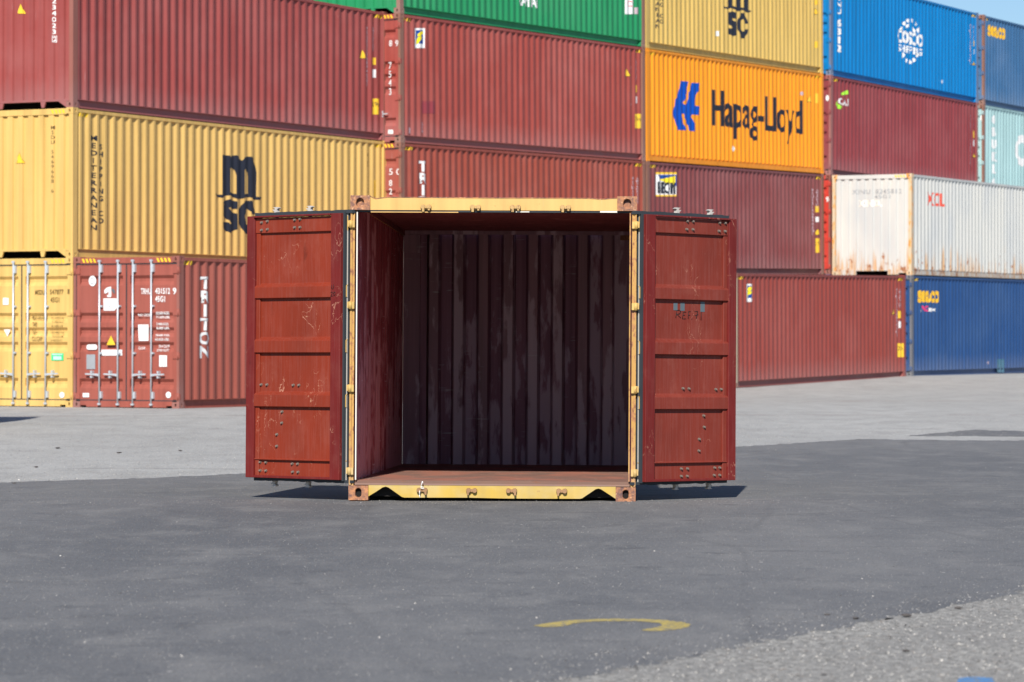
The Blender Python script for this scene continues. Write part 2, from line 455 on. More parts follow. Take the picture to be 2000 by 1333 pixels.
# ------------------------------------------------------------------ the stacks: (corner x, y, yaw, base below the eye, pitch)
ROW = {'A': (-8.4818, 65.2063, .4837, -1.4600, -.0036), 'B': (-2.4611, 75.7481, .5060, -1.5491, .0107), 'C': (3.4943, 86.5841, .4710, -1.4213, .0142),
       'F': (5.6318, 85.1646, .4742, -1.4165, .0103), 'D': (9.2232, 98.0104, .4924, -1.2366, -.0073), 'G': (11.3867, 96.2778, .4847, -1.2842, .0008),
       'E': (15.20, 109.05, .4900, -1.350, -.0050)}
ax, ay, ath, aa, ab = ROW['A']
ROW['T'] = (ax + (W + .012) * math.cos(ath), ay - (W + .012) * math.sin(ath), ath, aa, ab)
def spot(r, tier):
    x, y, th, a, b = ROW[r]; u = -tier * H * math.sin(b)
    return Vector((x + u * math.sin(th), y + u * math.cos(th), CAM_Z + a + tier * H * math.cos(b))), th, b

YEL = (.86, .56, .175)
m_a1 = paint('yellow_paint_doors', YEL, .15, 0, .1, seed=1)
m_a2 = paint('yellow_paint', YEL, .12, 0, .2, seed=2)
m_a3 = paint('dusty_red_paint', (.39, .082, .073), .45, 0, .3, seed=3)
m_t = paint('oxide_red_paint', (.42, .112, .080), .15, 0, .2, seed=4)
m_b2 = paint('brick_red_paint', (.40, .085, .055), .5, 0, .25, seed=5)
m_b3 = paint('faded_red_paint', (.42, .082, .064), .5, 0, .4, seed=6)
m_b4 = paint('green_paint', (.022, .33, .125), .2, .12, .35, seed=7)
m_c2 = paint('maroon_paint', (.28, .075, .075), .5, 0, .25, seed=8)
m_c3 = paint('orange_paint', (1.2, .42, .020), .05, 0, .15, seed=9, chalk=(1.1, .42, .06))
m_c4 = paint('old_yellow_paint', (.84, .57, .16), .15, .06, .3, seed=10)
m_d2 = paint('signal_red_paint', (.72, .06, .04), .1, 0, .1, seed=11)
m_d3 = paint('wine_red_paint', (.31, .055, .062), .35, 0, .3, seed=12)
m_d4 = paint('bright_blue_paint', (.0, .235, .62), .1, 0, .15, seed=13, chalk=(.0, .25, .62))
m_e4 = paint('faded_blue_paint', (.055, .17, .36), .5, .15, .5, seed=14)
m_e3 = paint('pale_teal_paint', (.47, .72, .73), .3, .05, .3, seed=15)
m_f1 = paint('red_brown_paint', (.35, .068, .053), .35, 0, .3, seed=16)
m_g1 = paint('navy_blue_paint', (.022, .085, .26), .3, 0, .3, seed=17, chalk=(.06, .13, .28))
m_g2 = paint('white_paint', (.72, .73, .71), .1, .0, .1, seed=18, chalk=(.78, .78, .76))
def rusty_white():
    m, nt, b = new_mat('rust_streaked_white_paint')
    z = sepz(nt)
    st = noise(nt, coords(nt, (7, 7, .5)), 1.0, 6, .65)
    low = ramp(nt, z, 1.25, .15)
    f = ramp(nt, math_n(nt, 'ADD', st, math_n(nt, 'MULTIPLY', low, .26)), .70, .82)
    base = mix(nt, ramp(nt, noise(nt, coords(nt, (1, 1, .4)), 1.0, 3), .4, .7), (.54, .54, .505), (.46, .475, .47))
    sp = noise(nt, coords(nt, (5, 5, 4)), 1.0, 8, .7)
    c = mix(nt, math_n(nt, 'MULTIPLY', f, .85), base, (.50, .28, .12))
    c = mix(nt, math_n(nt, 'MULTIPLY', ramp(nt, math_n(nt, 'ADD', sp, math_n(nt, 'MULTIPLY', low, .15)), .69, .75), 1.0), c, (.30, .12, .05))
    link(nt, c, b.inputs['Base Color']); b.inputs['Roughness'].default_value = .55
    return m
m_g2 = rusty_white()
m_g2p = paint('rusty_cream_post', (.78, .62, .42), .2, .85, .4, seed=19, rustcol=(.80, .36, .09), rs=1.4)
m_post = paint('rust_brown_post', (.36, .17, .12), .3, .45, .4, seed=20)
m_postr = paint('rust_red_post', (.36, .13, .10), .3, .35, .4, seed=21)
m_postp = paint('pinkish_red_post', (.45, .17, .15), .3, .2, .3, seed=22)
m_cream = paint('cream_post', (.62, .50, .34), .3, .25, .3, seed=23, rustcol=(.4, .22, .08))

def put(cid, r, tier, m, label, **k):
    p, th, b = spot(r, tier); return make_container(cid, p, th, b, m, label, **k)
put('A1', 'A', 0, m_a1, 'yellow container at ground level, its locked doors with four zinc rods facing the yard', doors=True)
put('A2', 'A', 1, m_a2, 'yellow container with a large black logo, standing on the yellow one with doors', rail_recess=.045, phase=.33)
put('A3', 'A', 2, m_a3, 'dusty red container standing on top of the yellow one with the black logo', post=m_postr)
put('T', 'T', 0, m_t, 'brick red container with zinc lock rods and big white letters down its side', doors=True, post=m_postr, phase=-.29)
put('B1', 'B', 0, m_f1, 'red brown container at ground level hidden behind the open container', doors=True)
put('B2', 'B', 1, m_b2, 'brick red container, white letters cut off by the open container, below the faded red one', doors=True, post=m_post)
put('B3', 'B', 2, m_b3, 'faded red container with a blue and yellow sticker, directly below the green one', doors=True, post=m_post, phase=.5)
put('B4', 'B', 3, m_b4, 'green container at the top edge of the photo, on the faded red one', post=m_post)
put('C1', 'C', 0, m_b3, 'red container at ground level hidden behind the open right door')
put('C2', 'C', 1, m_c2, 'maroon container with a small yellow and navy sign, directly below the orange one', post=m_post)
put('C3', 'C', 2, m_c3, 'orange container with a blue emblem and long dark lettering', rail_recess=0)
put('C4', 'C', 3, m_c4, 'yellow container with a black logo at the top edge, resting on the orange one')
put('D1', 'D', 0, m_g1, 'blue container at ground level hidden behind the navy blue one')
put('D2', 'D', 1, m_d2, 'signal red container seen as a narrow strip between the maroon and the rusty white one', doors=True, post=m_postr)
put('D3', 'D', 2, m_d3, 'wine red container with a lime green swoosh, directly below the bright blue one', doors=True, post=m_postp)
put('D4', 'D', 3, m_d4, 'bright blue container with a white globe logo, topmost of its stack', doors=True, post=paint('rubbed_blue_post', (.16, .22, .36), .4, .4, .5, seed=25))
put('E1', 'E', 0, m_d3, 'wine red container at ground level hidden behind the navy blue one')
put('E2', 'E', 1, m_b2, 'brick red container hidden behind the rusty white one')
put('E3', 'E', 2, m_e3, 'pale teal container with white letters at the right edge of the photo', doors=True, post=m_post)
put('E4', 'E', 3, m_e4, 'faded blue container with an amber logo, topmost at the right edge under the sky', doors=True, phase=.5, post=m_post)
put('F1', 'F', 0, m_f1, 'red brown container on the ground beside the open right door, small blue yellow sticker', post=m_cream, casting_mat=m_post, post_far=m_f1)
put('G1', 'G', 0, m_g1, 'navy blue container with an amber logo, on the ground under the rusty white one', doors=True, post=paint('grey_blue_post', (.20, .20, .22), .3, .4, .4, seed=26))
put('G2', 'G', 1, m_g2, 'rust streaked white container standing on the navy blue one', post=m_g2p, rail_recess=0, pocket=True)
make_container('H1', Vector((-8.45, 53.9, ground(-8.45, 53.9))), R(-90), 0.0, m_a1, 'yellow container standing alone beyond the left edge, casting a shadow onto the concrete', doors=True)

# hazard stripes
for cid in ('A2', 'A3', 'T', 'B2', 'B3', 'C3', 'C2', 'D3', 'F1', 'G1', 'E4'):
    hazard(cid, 'side', .20)
for cid in ('A2', 'A3', 'B2', 'B3', 'C2', 'F1', 'D4', 'C3'):
    hazard(cid, 'side', L - .52)
for cid in ('A1', 'A2', 'T', 'B2', 'B3', 'G2'):
    hazard(cid, 'end', .19)
hazard('T', 'end', W - .53)

# A2 : logo, company name, code, warning triangle
S, BX, BY = 7.408, 410, 290
m_out = [(172, 95), (280, 105), (292, 125), (330, 108), (385, 100), (430, 145), (468, 180), (500, 128), (550, 120), (600, 122), (635, 180), (668, 260), (677, 350), (673, 700), (700, 708), (740, 695), (758, 718), (710, 748), (650, 745), (590, 712), (510, 705), (470, 730), (390, 735), (340, 705), (285, 680), (220, 690), (165, 718), (80, 690), (75, 655), (120, 672), (172, 672)]
m_h1 = [(284, 290), (320, 276), (362, 320), (376, 390), (376, 665), (335, 648), (284, 638)]
m_h2 = [(492, 312), (516, 296), (552, 350), (560, 420), (560, 662), (520, 655), (492, 668)]
s_out = [(185, 775), (285, 735), (390, 775), (388, 880), (330, 880), (285, 850), (265, 865), (300, 910), (388, 950), (390, 1170), (290, 1225), (185, 1165), (180, 1065), (260, 1070), (285, 1100), (302, 1085), (270, 1040), (185, 980)]
c_out = [(668, 955), (650, 870), (600, 757), (500, 762), (430, 880), (415, 970), (425, 1080), (500, 1235), (590, 1240), (650, 1150), (668, 1060), (590, 1060), (570, 1105), (545, 1108), (505, 1060), (495, 980), (515, 900), (550, 875), (590, 920), (597, 955)]
msc = [[[px_side('A2', *p) for p in scaled(lp, S, BX, BY)] for lp in g] for g in ([m_out, m_h1, m_h2], [s_out], [c_out])]
for cid in ('A2', 'C4'):
    for g in msc: lay_side(cid, poly_bm(g), NAVYINK, 'logo')
s_text('A2', '\n'.join('MEDITERRANEAN'), (178.5, 265, 188.5, 450), INK, .02, 1.02)
s_text('A2', '\n'.join('SHIPPING CO'), (194, 282, 202.5, 437), INK, .02, 1.02)
e_text('A2', '\n'.join('MSDU 5469668 6'), (99.5, 246, 105.5, 377), OCHRE, .01, .95)
tri_sign(e_poly, 'A2', 30, 299, 46, 319)
s_text('A2', '\n'.join('MSDU5469668'), (716, 300, 720, 378), OCHRE, .01, .9)
s_poly('A2', [rect(729, 352, 735, 384)], STICKY)
a, b, u, t = side_box('A2', 178.5, 265, 188.5, 450); lay_side('C4', fit(text_bm('\n'.join('MEDITERRANEAN'), .02, 1.02), a, b, u, t), INK, 'lettering')
a, b, u, t = side_box('A2', 194, 282, 202.5, 437); lay_side('C4', fit(text_bm('\n'.join('SHIPPING CO'), .02, 1.02), a, b, u, t), INK, 'lettering')
s_poly('C4', [rect(1397, 61, 1403, 71)], WHITE); tri_sign(s_poly, 'C4', 1589, 17, 1597, 28); s_poly('C4', [rect(1590, 81, 1597, 94)], STICKY); s_poly('C4', [rect(1592, 0, 1598, 10)], STICKY)
# A3
tri_sign(e_poly, 'A3', 33, 8, 48, 27)
e_text('A3', '\n'.join('CARU 234023'), (101, -62, 108.5, 67), WHITE, .02, .95)
e_poly('A3', [rect(102, 70, 109, 83), rect(103, 71, 108, 82)], WHITE); e_text('A3', '2', (104, 72, 107.5, 81), WHITE, .03, name='lettering')
code_marks('A3', 718, 52, 168, 730, (704, 98, 713, 114), (729, 113, 734, 127), (729, 136, 734, 152), (727, 193, 741, 224))
# Triton-red container: side letters, door marks
s_text('T', '\n'.join('TRITON'), (390.5, 541, 409.5, 700), WHITE, .045, .86)
def TP(x, y): return 145 + x / 8.333, 500 + y / 8.333
def TQ(x, y): return 145 + x / 8.886, 650 + y / 8.886
e_poly('T', [[TP(*p) for p in ellipse(298, 410, 60, 85)]], WHITE); e_text('T', 'D', (*TP(272, 362), *TP(326, 460)), GREYST, .0, lift=.007)
e_poly('T', [[TP(*p) for p in [(490, 560), (530, 520), (600, 500), (605, 620), (600, 672), (540, 672), (535, 640), (560, 640), (560, 580), (520, 612), (492, 612)]]], WHITE, 'logo')
e_poly('T', [[TP(*p) for p in [(615, 530), (650, 550), (668, 605), (640, 612), (625, 575), (612, 570)]]], TAPE, 'logo')
e_poly('T', [[TP(*p) for p in [(475, 695), (700, 695), (698, 840), (655, 893), (480, 893)]]], WHITE)
e_text('T', 'B-E', (*TP(565, 810), *TP(645, 838)), GREYST, 0, lift=.007)
for bx_, tx in (((1085, 530, 1245, 625), 'TRHU'), ((1318, 525, 1560, 622), '431512'), ((1605, 520, 1662, 628), '9'), ((1318, 655, 1478, 752), '45G1')):
    e_text('T', tx, (*TP(*bx_[:2]), *TP(*bx_[2:])), WHITE, .02)
for bx_, tx in (((1040, 945, 1240, 985), 'MAX. GROSS'), ((1330, 910, 1550, 955), '32.500 KGS.'), ((1335, 978, 1558, 1018), '71.650 LBS.'), ((1340, 1092, 1540, 1132), '3.900 KGS.'), ((1340, 1155, 1552, 1195), '8.600 LBS.'), ((1325, 1275, 1555, 1310), '28.600 KGS.')):
    e_text('T', tx, (*TP(*bx_[:2]), *TP(*bx_[2:])), WHITE, .015)
for bx_, tx in (((1405, 95, 1650, 140), '63.050 LBS.'), ((1115, 245, 1240, 295), 'CU.CAP.'), ((1468, 212, 1652, 262), '76.4 CU.M'), ((1435, 285, 1650, 328), '2.700 CU.FT')):
    e_text('T', tx, (*TQ(*bx_[:2]), *TQ(*bx_[2:])), WHITE, .015)
e_poly('T', [[TP(*p) for p in [(1040, 1120), (1210, 1120), (1210, 1385), (1050, 1385)]]], WHITE)
tri_sign(e_poly, 'T', *TQ(562, 50), *TQ(715, 215))
e_poly('T', [[TQ(*p) for p in [(240, 207), (375, 207), (398, 232), (398, 275), (375, 298), (240, 298), (215, 275), (215, 232)]]], WHITE)
e_poly('T', [[TQ(*p) for p in rect(472, 298, 832, 398)]], WHITE); e_text('T', 'CABLE SEAL', (*TQ(510, 325), *TQ(725, 370)), GREYST, 0, lift=.007)
e_poly('T', [[TQ(*p) for p in rect(212, 380, 365, 635)]], GREYST)
e_poly('T', [[TQ(*p) for p in rect(1475, 395, 1610, 592)]], WHITE)
e_poly('T', [[TQ(*p) for p in rect(148, 1050, 258, 1122)]], WHITE)
e_poly('T', [[TQ(*p) for p in ellipse(1635, 1082, 46, 55)]], WHITE)
# A1 door marks
def AP(x, y): return x / 8.333, 500 + y / 8.333
def AQ(x, y): return x / 8.886, 650 + y / 8.886
for bx_, tx in (((572, 555, 728, 630), 'MSDU'), ((812, 548, 1035, 625), '547877'), ((1100, 542, 1130, 620), '1'), ((820, 675, 965, 755), '45G1'), ((530, 960, 730, 1035), 'MAX.GROSS'), ((530, 1080, 605, 1150), 'TARE'), ((530, 1195, 595, 1265), 'NET'),
                ((820, 950, 1040, 975), '32.500 KG'), ((835, 1005, 1040, 1035), '71.650 LB'), ((850, 1065, 1030, 1090), '3.700 KG'), ((840, 1125, 1025, 1155), '8.160 LB'), ((820, 1185, 1040, 1212), '28.800 KG'), ((840, 1242, 1040, 1272), '63.490 LB')):
    e_text('A1', tx, (*AP(*bx_[:2]), *AP(*bx_[2:])), OCHRE, .008)
for bx_, tx in (((555, 65, 735, 145), 'CU.CAP'), ((905, 55, 1095, 82), '76.4 CU.M'), ((880, 118, 1085, 145), '2.700 CU.FT')):
    e_text('A1', tx, (*AQ(*bx_[:2]), *AQ(*bx_[2:])), OCHRE, .008)
e_poly('A1', [[AP(*p) for p in rect(48, 685, 140, 798)]], WHITE)
e_poly('A1', [[AP(*p) for p in [(65, 1200), (172, 1200), (122, 1318)]]], WHITE)
e_poly('A1', [[AQ(*p) for p in rect(890, 357, 1102, 485)]], GREENST)
e_poly('A1', [[AQ(*p) for p in rect(905, 368, 1085, 390)]], MINT, lift=.007); e_poly('A1', [[AQ(*p) for p in rect(925, 410, 1070, 472)]], MINT, lift=.007)
e_poly('A1', [[AQ(*p) for p in ellipse(1075, 1083, 44, 52)]], WHITE)
# B2, B3, B4
s_text('B2', '\n'.join('TRITON'), (818, 315, 834, 452), WHITE, .045, .86)
code_marks('B2', 1235, 345, 470, 1244)
def florens(cid, x0, y0, x1, y1):
    fx = lambda u: x0 + (x1 - x0) * u; fy = lambda v: y0 + (y1 - y0) * v
    s_poly(cid, [rect(x0, y0, x1, y1)], WHITE, 'logo', .004); s_poly(cid, [rect(fx(.1), fy(.1), fx(.88), fy(.78))], BLUEST, 'logo', .007)
    for pl in ([(.85, .15), (.9, .27), (.72, .33), (.42, .40), (.24, .42), (.25, .3), (.38, .2), (.6, .15)], [(.66, .39), (.76, .47), (.62, .55), (.4, .62), (.28, .78), (.1, .8), (.16, .62), (.27, .45), (.45, .40)]):
        s_poly(cid, [[(fx(u), fy(v)) for u, v in pl]], YELLST, 'logo', .010)
florens('B3', 811.5, 55.5, 829.5, 94.2)
code_marks('B3', 1232, 116, 214, 1243, (1221, 134, 1229, 149), (1240.5, 167, 1245, 181), (1240.5, 189, 1245.5, 202), (1239, 223, 1251, 251))
e_text('B3', '8', (760, 79, 766, 91), WHITE, .005); e_text('B3', '9', (772, 79, 778, 91), WHITE, .005); e_text('B3', '7\n5\n4\n3', (759, 122, 765, 186), WHITE, .005, .9); e_poly('B3', [rect(758, 254, 768, 262)], WHITE)
e_text('B2', '5', (760, 330, 767, 342), WHITE, .005); e_text('B2', '0', (774, 330, 782, 342), WHITE, .005); e_text('B2', '8\n2', (760, 352, 766, 380), WHITE, .005)
s_poly('B3', [rect(825, 198, 851, 222)], paint('patched_red_paint', (.36, .06, .075), .2, 0, .2, seed=31), 'repair_patch', .005)
s_text('B3', '5\n1\n4', (823.5, 240, 827.5, 260), PALE, .01); s_poly('B3', [rect(798, 250, 802.5, 261)], PALE)
s_text('B4', 'CAPITAL', (1013, -9, 1051, 14), WHITE, .03)
s_poly('B4', [rect(1221, -30, 1237.5, 28)], WHITE); s_text('B4', 'C', (1224, 2, 1234, 13), REDLET, 0, lift=.007); s_poly('B4', [rect(1240, 15, 1247, 28)], PALE)
# C2 sign, C3 emblem and name
s_poly('C2', [rect(1282, 338, 1320, 384)], WHITE, 'logo', .004); s_poly('C2', [rect(1282, 337, 1320, 341)], STICKY, 'logo', .007)
s_poly('C2', [[(1284, 342), (1320, 342), (1320, 364), (1300, 356), (1288, 349)]], BLUEST, 'logo', .006); s_poly('C2', [[(1288, 351), (1319, 344), (1319, 362), (1297, 356)]], YELLST, 'logo', .009)
s_text('C2', 'BEON', (1284, 356, 1319, 379), NAVYINK, .03, lift=.012); s_poly('C2', [rect(1282, 381, 1320, 384)], STICKY, 'logo', .007)
code_marks('C2', 1587.5, 369, 460, 1596, (1592, 448, 1601, 459), (1593, 403, 1599, 415), (1593.5, 424, 1599, 434), (1592.5, 466, 1602, 494))
S, BX, BY = 11.11, 1300, 145
emb = [(310, 150), (490, 165), (475, 340), (478, 400), (440, 500), (388, 600), (388, 640), (405, 665), (440, 670), (470, 635), (490, 540), (492, 400), (555, 270), (575, 190), (750, 200), (735, 310), (680, 400), (655, 520), (645, 685), (750, 712), (745, 800), (720, 890), (580, 880), (568, 920), (600, 1040), (650, 1120), (655, 1245), (500, 1230), (490, 1110), (430, 1020), (402, 950), (402, 870), (375, 855), (352, 882), (382, 960), (390, 1080), (440, 1220), (280, 1215), (215, 1110), (200, 980), (160, 850), (200, 700), (205, 550), (280, 420), (300, 300)]
s_poly('C3', [scaled(emb, S, BX, BY)], EMBLEM, 'logo')
bm = text_bm('Hapag-Lloyd', .012)
a, b, u, t = side_box('C3', 1391, 186, 1566.5, 276)
fit(bm, a, b, u, t); lay_side('C3', bm, NAVYINK, 'lettering')
s_poly('C3', [ellipse(1432, 291, 3.6, 6.2, 12)], WHITE); s_poly('C3', [ellipse(1566, 183, 2, 4, 10)], PALE); tri_sign(s_poly, 'C3', 1578, 187, 1584, 199); s_poly('C3', [rect(1593, 183, 1599, 202)], STICKY)
# D2-D4, E
e_text('D2', '9', (1613, 385, 1620, 395), WHITE, .04); e_poly('D3', [ellipse(1616, 192, 3.2, 6, 12)], WHITE)
s_poly('D3', [[(1641, 186), (1648, 179), (1655, 177), (1656, 184), (1650, 186)]], LIME, 'logo'); s_poly('D3', [[(1633, 197), (1639, 205), (1646, 209), (1642, 213.5), (1635, 212), (1632, 205)]], LIME, 'logo')
s_text('D3', 'CAI', (1638, 192, 1656, 206), WHITE, .02)
code_marks('D3', 1895, 224, 330, 1902, (1899, 296, 1905, 307), (1899.5, 256, 1904, 270), (1899.5, 274, 1904, 286))
cx, cy = 1777, 81
for a0 in (1.14, 1.27, 1.40, 1.53, 1.66, 1.79):
    a0 *= math.pi; s_poly('D4', [ellipse(cx, cy - 4, 22, 40, 5, a0, a0 + .30) + ellipse(cx, cy - 4, 16.5, 33, 5, a0 + .30, a0)], WHITE, 'logo')
for a0 in (.17, .31, .45, .59, .73):
    a0 *= math.pi; s_poly('D4', [ellipse(cx, cy + 3, 20, 41, 5, a0, a0 + .30) + ellipse(cx, cy + 3, 14.5, 34, 5, a0 + .30, a0)], WHITE, 'logo')
for q in ([(1767, 57), (1770, 50), (1775, 46), (1774, 53)], [(1781, 51), (1784, 53), (1788, 64), (1784, 63)]):
    s_poly('D4', [q], WHITE, 'logo')
s_text('D4', 'COSCO', (1752.5, 62, 1802, 88), WHITE, .04); s_text('D4', 'SHIPPING', (1754.5, 91, 1800, 105), WHITE, .02)
s_text('D4', '\n'.join('CSNU'), (1635, -24, 1642.5, 28), WHITE, .05, .95); s_text('D4', '\n'.join('6312'), (1635, 38, 1642.5, 102), WHITE, .05, .95)
code_marks('D4', 1894.5, 47, 127, 1901, None, (1900, 80, 1904, 91), (1900.5, 97, 1904, 106)); tri_sign(s_poly, 'D4', 1899, 117, 1905, 127); s_poly('D4', [ellipse(1840, 160, 2.6, 4.4, 10)], WHITE)
s_text('E4', 'seaco', (1930, 52, 1963, 75), AMBER, .045)
s_text('E3', '\n'.join('0BUKL6'), (1937.5, 225, 1947, 364), WHITE, .05, 1.05); s_text('E3', 'CHINA', (1984, 268, 2062, 330), WHITE, .05); e_poly('E3', [ellipse(1917, 231, 2.2, 6, 10)], WHITE)
# F1, G1, G2
florens('F1', 1457, 555, 1470, 590)
code_marks('F1', 1750.5, 563, 658, 1757, (1742, 601, 1748, 614), (1755, 608, 1759, 622), (1755.5, 628, 1760, 641), (1754, 671, 1764, 698))
s_text('G1', 'seaco', (1793, 568, 1834, 592), AMBER, .045); s_text('G1', 'A', (1797, 599, 1801, 609), WHITE, .03); s_text('G1', 'VG', (1801, 597.5, 1813.5, 609), MAGENTA, .05); s_text('G1', 'zoo', (1814, 602, 1828, 609), WHITE, .04)
s_poly('G1', [rect(1946.5, 702, 1960, 728)], paint('scraped_teal_paint', (.03, .16, .26), .5, .5, .4, seed=33, rustcol=(.2, .14, .08)), 'repair_patch', .005); s_poly('G1', [ellipse(1930, 709, 2.4, 3.4, 10)], PALE)
s_text('G2', 'XCL', (1810, 377, 1844, 403), REDLET, .03)
e_text('G2', 'XINU  8245812', (1664, 370, 1761, 379), GREYST, .004); e_text('G2', '45G1', (1707, 381, 1738, 388), GREYST, .004)
e_text('G2', 'XINO.', (1676, 391, 1722, 404), flat('ghost_white_lettering', (.85, .80, .70)), .05)


# ------------------------------------------------------------------ the open container in front
FW, FH, FL = 2.438, 2.591, 6.058
yaw, pit, rol = R(2.08), R(.868), R(.30)
Yv = Vector((math.sin(yaw) * math.cos(pit), math.cos(yaw) * math.cos(pit), -math.sin(pit)))
Xv = Vector((math.cos(yaw) * math.cos(rol), -math.sin(yaw) * math.cos(rol), -math.sin(rol)))
Xv = (Xv - Yv * Xv.dot(Yv)).normalized(); Zv = Xv.cross(Yv)
MF = Matrix((Xv, Yv, Zv)).transposed().to_4x4(); MF.translation = Vector((-.1715, 28.67, .004))
front = bpy.data.objects.new('open_container', None); COL.objects.link(front); front.matrix_world = MF
tag(front, 'open empty yellow container standing alone on the asphalt, both red inner doors swung wide', 'shipping container')

def ridges(nt, vec, scale, width, detail=3):
    n = node(nt, 'ShaderNodeTexNoise'); n.inputs['Scale'].default_value = scale; n.inputs['Detail'].default_value = detail
    n.inputs['Distortion'].default_value = .6; link(nt, vec, n.inputs['Vector'])
    return ramp(nt, math_n(nt, 'ABSOLUTE', math_n(nt, 'SUBTRACT', n.outputs['Fac'], .5), 0), 0, width, 1, 0)
def door_paint(name, col, seed, dust):
    m, nt, b = new_mat(name); o = (seed * 5.1, seed * 2.3, seed * 9.7)
    big = noise(nt, coords(nt, (2.2, 2.2, 1.6), o), 1.0, 4)
    c = mix(nt, ramp(nt, big, .35, .7), col, tuple(v * .78 for v in col))
    grain = noise(nt, coords(nt, (70, 70, 3), o), 1.0, 3)
    c = mix(nt, math_n(nt, 'MULTIPLY', ramp(nt, grain, .45, .75), .30 * dust), c, tuple(min(.8, v + .16) for v in col))
    haze = noise(nt, coords(nt, (5, 5, 4), o), 1.0, 7, .65)
    c = mix(nt, math_n(nt, 'MULTIPLY', ramp(nt, haze, .50, .72), .34 * dust), c, (.38, .16, .12))
    mask = ramp(nt, noise(nt, coords(nt, (3.2, 3.2, 2.6), o), 1.0, 3), .53, .62)
    sc = ridges(nt, coords(nt, (1, 1, .62), o), 7.0, .0055, 5)
    c = mix(nt, math_n(nt, 'MULTIPLY', math_n(nt, 'MULTIPLY', sc, mask), .65), c, (.62, .33, .22))
    ch = noise(nt, coords(nt, (26, 26, 17), o), 1.0, 6, .72)
    c = mix(nt, ramp(nt, math_n(nt, 'ADD', ch, math_n(nt, 'MULTIPLY', mask, .05)), .725, .745), c, (.62, .36, .22))
    dkm = ramp(nt, noise(nt, coords(nt, (6.5, 6.5, 2.4), (o[2], o[0], o[1])), 1.0, 5), .66, .74)
    c = mix(nt, math_n(nt, 'MULTIPLY', dkm, .55), c, tuple(v * .35 for v in col))
    link(nt, c, b.inputs['Base Color']); link(nt, ramp(nt, big, .3, .7, .46, .62), b.inputs['Roughness']); b.inputs['Specular IOR Level'].default_value = .22
    dent = noise(nt, coords(nt, (3, 3, 2), o), 1.0, 2); bump(nt, b, dent, .25, .02)
    return m
m_dl = door_paint('red_oxide_door_paint', (.225, .030, .0125), 1, .34)
m_dr = door_paint('dull_red_door_paint', (.195, .031, .019), 2, .36)
m_sl = door_paint('crimson_frame_paint', (.150, .0145, .0125), 3, .25)
def interior_paint(name, base, scuff, lo, hi, seed, vs=.5, zlow=None, zhigh=None, amount=.8, wear_and_shade=False):
    m, nt, b = new_mat(name); o = (seed * 3.7, seed * 8.1, seed * 1.9)
    st = noise(nt, coords(nt, (16, 16, .4), o), 1.0, 4)
    c = mix(nt, ramp(nt, st, .35, .7), base, tuple(v * .55 for v in base))
    pz = noise(nt, coords(nt, (5.5, 5.5, 1.3) if wear_and_shade else (3.6, 3.6, 1.5), o), 1.0, 7, .6)
    if wear_and_shade:      # each pressed strip has had its own knocks
        sid = math_n(nt, 'FLOOR', math_n(nt, 'DIVIDE', math_n(nt, 'ADD', sepz(nt, 'X'), .918), .12725), 0)
        wn = node(nt, 'ShaderNodeTexWhiteNoise', noise_dimensions='1D'); link(nt, sid, wn.inputs['W'])
        pz = math_n(nt, 'ADD', pz, math_n(nt, 'MULTIPLY', math_n(nt, 'SUBTRACT', wn.outputs['Value'], .5), .22))
        c = mix(nt, math_n(nt, 'MULTIPLY', wn.outputs['Value'], .35), c, (.20, .085, .115))
    if zlow is not None:
        g = ramp(nt, sepz(nt), zlow, zhigh, 1, 0)
        f = ramp(nt, math_n(nt, 'ADD', pz, math_n(nt, 'MULTIPLY', g, .16)), lo, hi)
    else: f = ramp(nt, pz, lo, hi)
    c = mix(nt, math_n(nt, 'MULTIPLY', f, amount), c, scuff)
    if wear_and_shade:      # shade put into the colour: bands set back darker, proud ones paler
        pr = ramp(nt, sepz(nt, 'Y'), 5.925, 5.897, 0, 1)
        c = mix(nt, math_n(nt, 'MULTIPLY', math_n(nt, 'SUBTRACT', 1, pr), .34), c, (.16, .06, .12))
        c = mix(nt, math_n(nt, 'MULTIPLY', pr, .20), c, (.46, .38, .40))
    hs = noise(nt, coords(nt, (2.5, 2.5, 45), o), 1.0, 3); hm = ramp(nt, noise(nt, coords(nt, (4, 4, 3), (o[1], o[2], o[0])), 1.0, 3), .56, .66)
    c = mix(nt, math_n(nt, 'MULTIPLY', math_n(nt, 'MULTIPLY', ramp(nt, hs, .60, .66), hm), .5), c, tuple(min(.7, v * 1.7) for v in scuff))
    ch = noise(nt, coords(nt, (22, 22, 9), o), 1.0, 6, .7); c = mix(nt, ramp(nt, ch, .74, .76), c, (.38, .34, .30))
    link(nt, c, b.inputs['Base Color']); b.inputs['Roughness'].default_value = .62; b.inputs['Specular IOR Level'].default_value = .25
    return m
m_in = interior_paint('maroon_inner_wall', (.38, .080, .092), (.66, .30, .31), .54, .62, 1, zlow=.2, zhigh=2.2, amount=.7)
m_bk = interior_paint('scuffed_back_wall', (.42, .215, .26), (.74, .58, .66), .575, .63, 2, zlow=.15, zhigh=2.0, amount=.7, wear_and_shade=True)
m_ceil = interior_paint('maroon_ceiling', (.27, .075, .075), (.34, .13, .12), .55, .75, 3)
m_out = paint('front_yellow_paint', (.72, .45, .13), .2, .15, .3, seed=41)
m_hd = paint('pale_yellow_header_paint', (.84, .52, .165), .35, .36, .3, seed=42, rustcol=(.50, .24, .08), rs=2.4, fs=3)
m_sill = paint('worn_yellow_sill_paint', (.68, .44, .035), .45, .42, .9, seed=43, chalk=(.62, .54, .32), rustcol=(.30, .14, .07), rs=3.2, fs=7)
m_fpost = paint('rust_flaked_yellow_post', (.66, .37, .10), .3, .95, .6, seed=44, rustcol=(.36, .16, .07), rs=4.5)
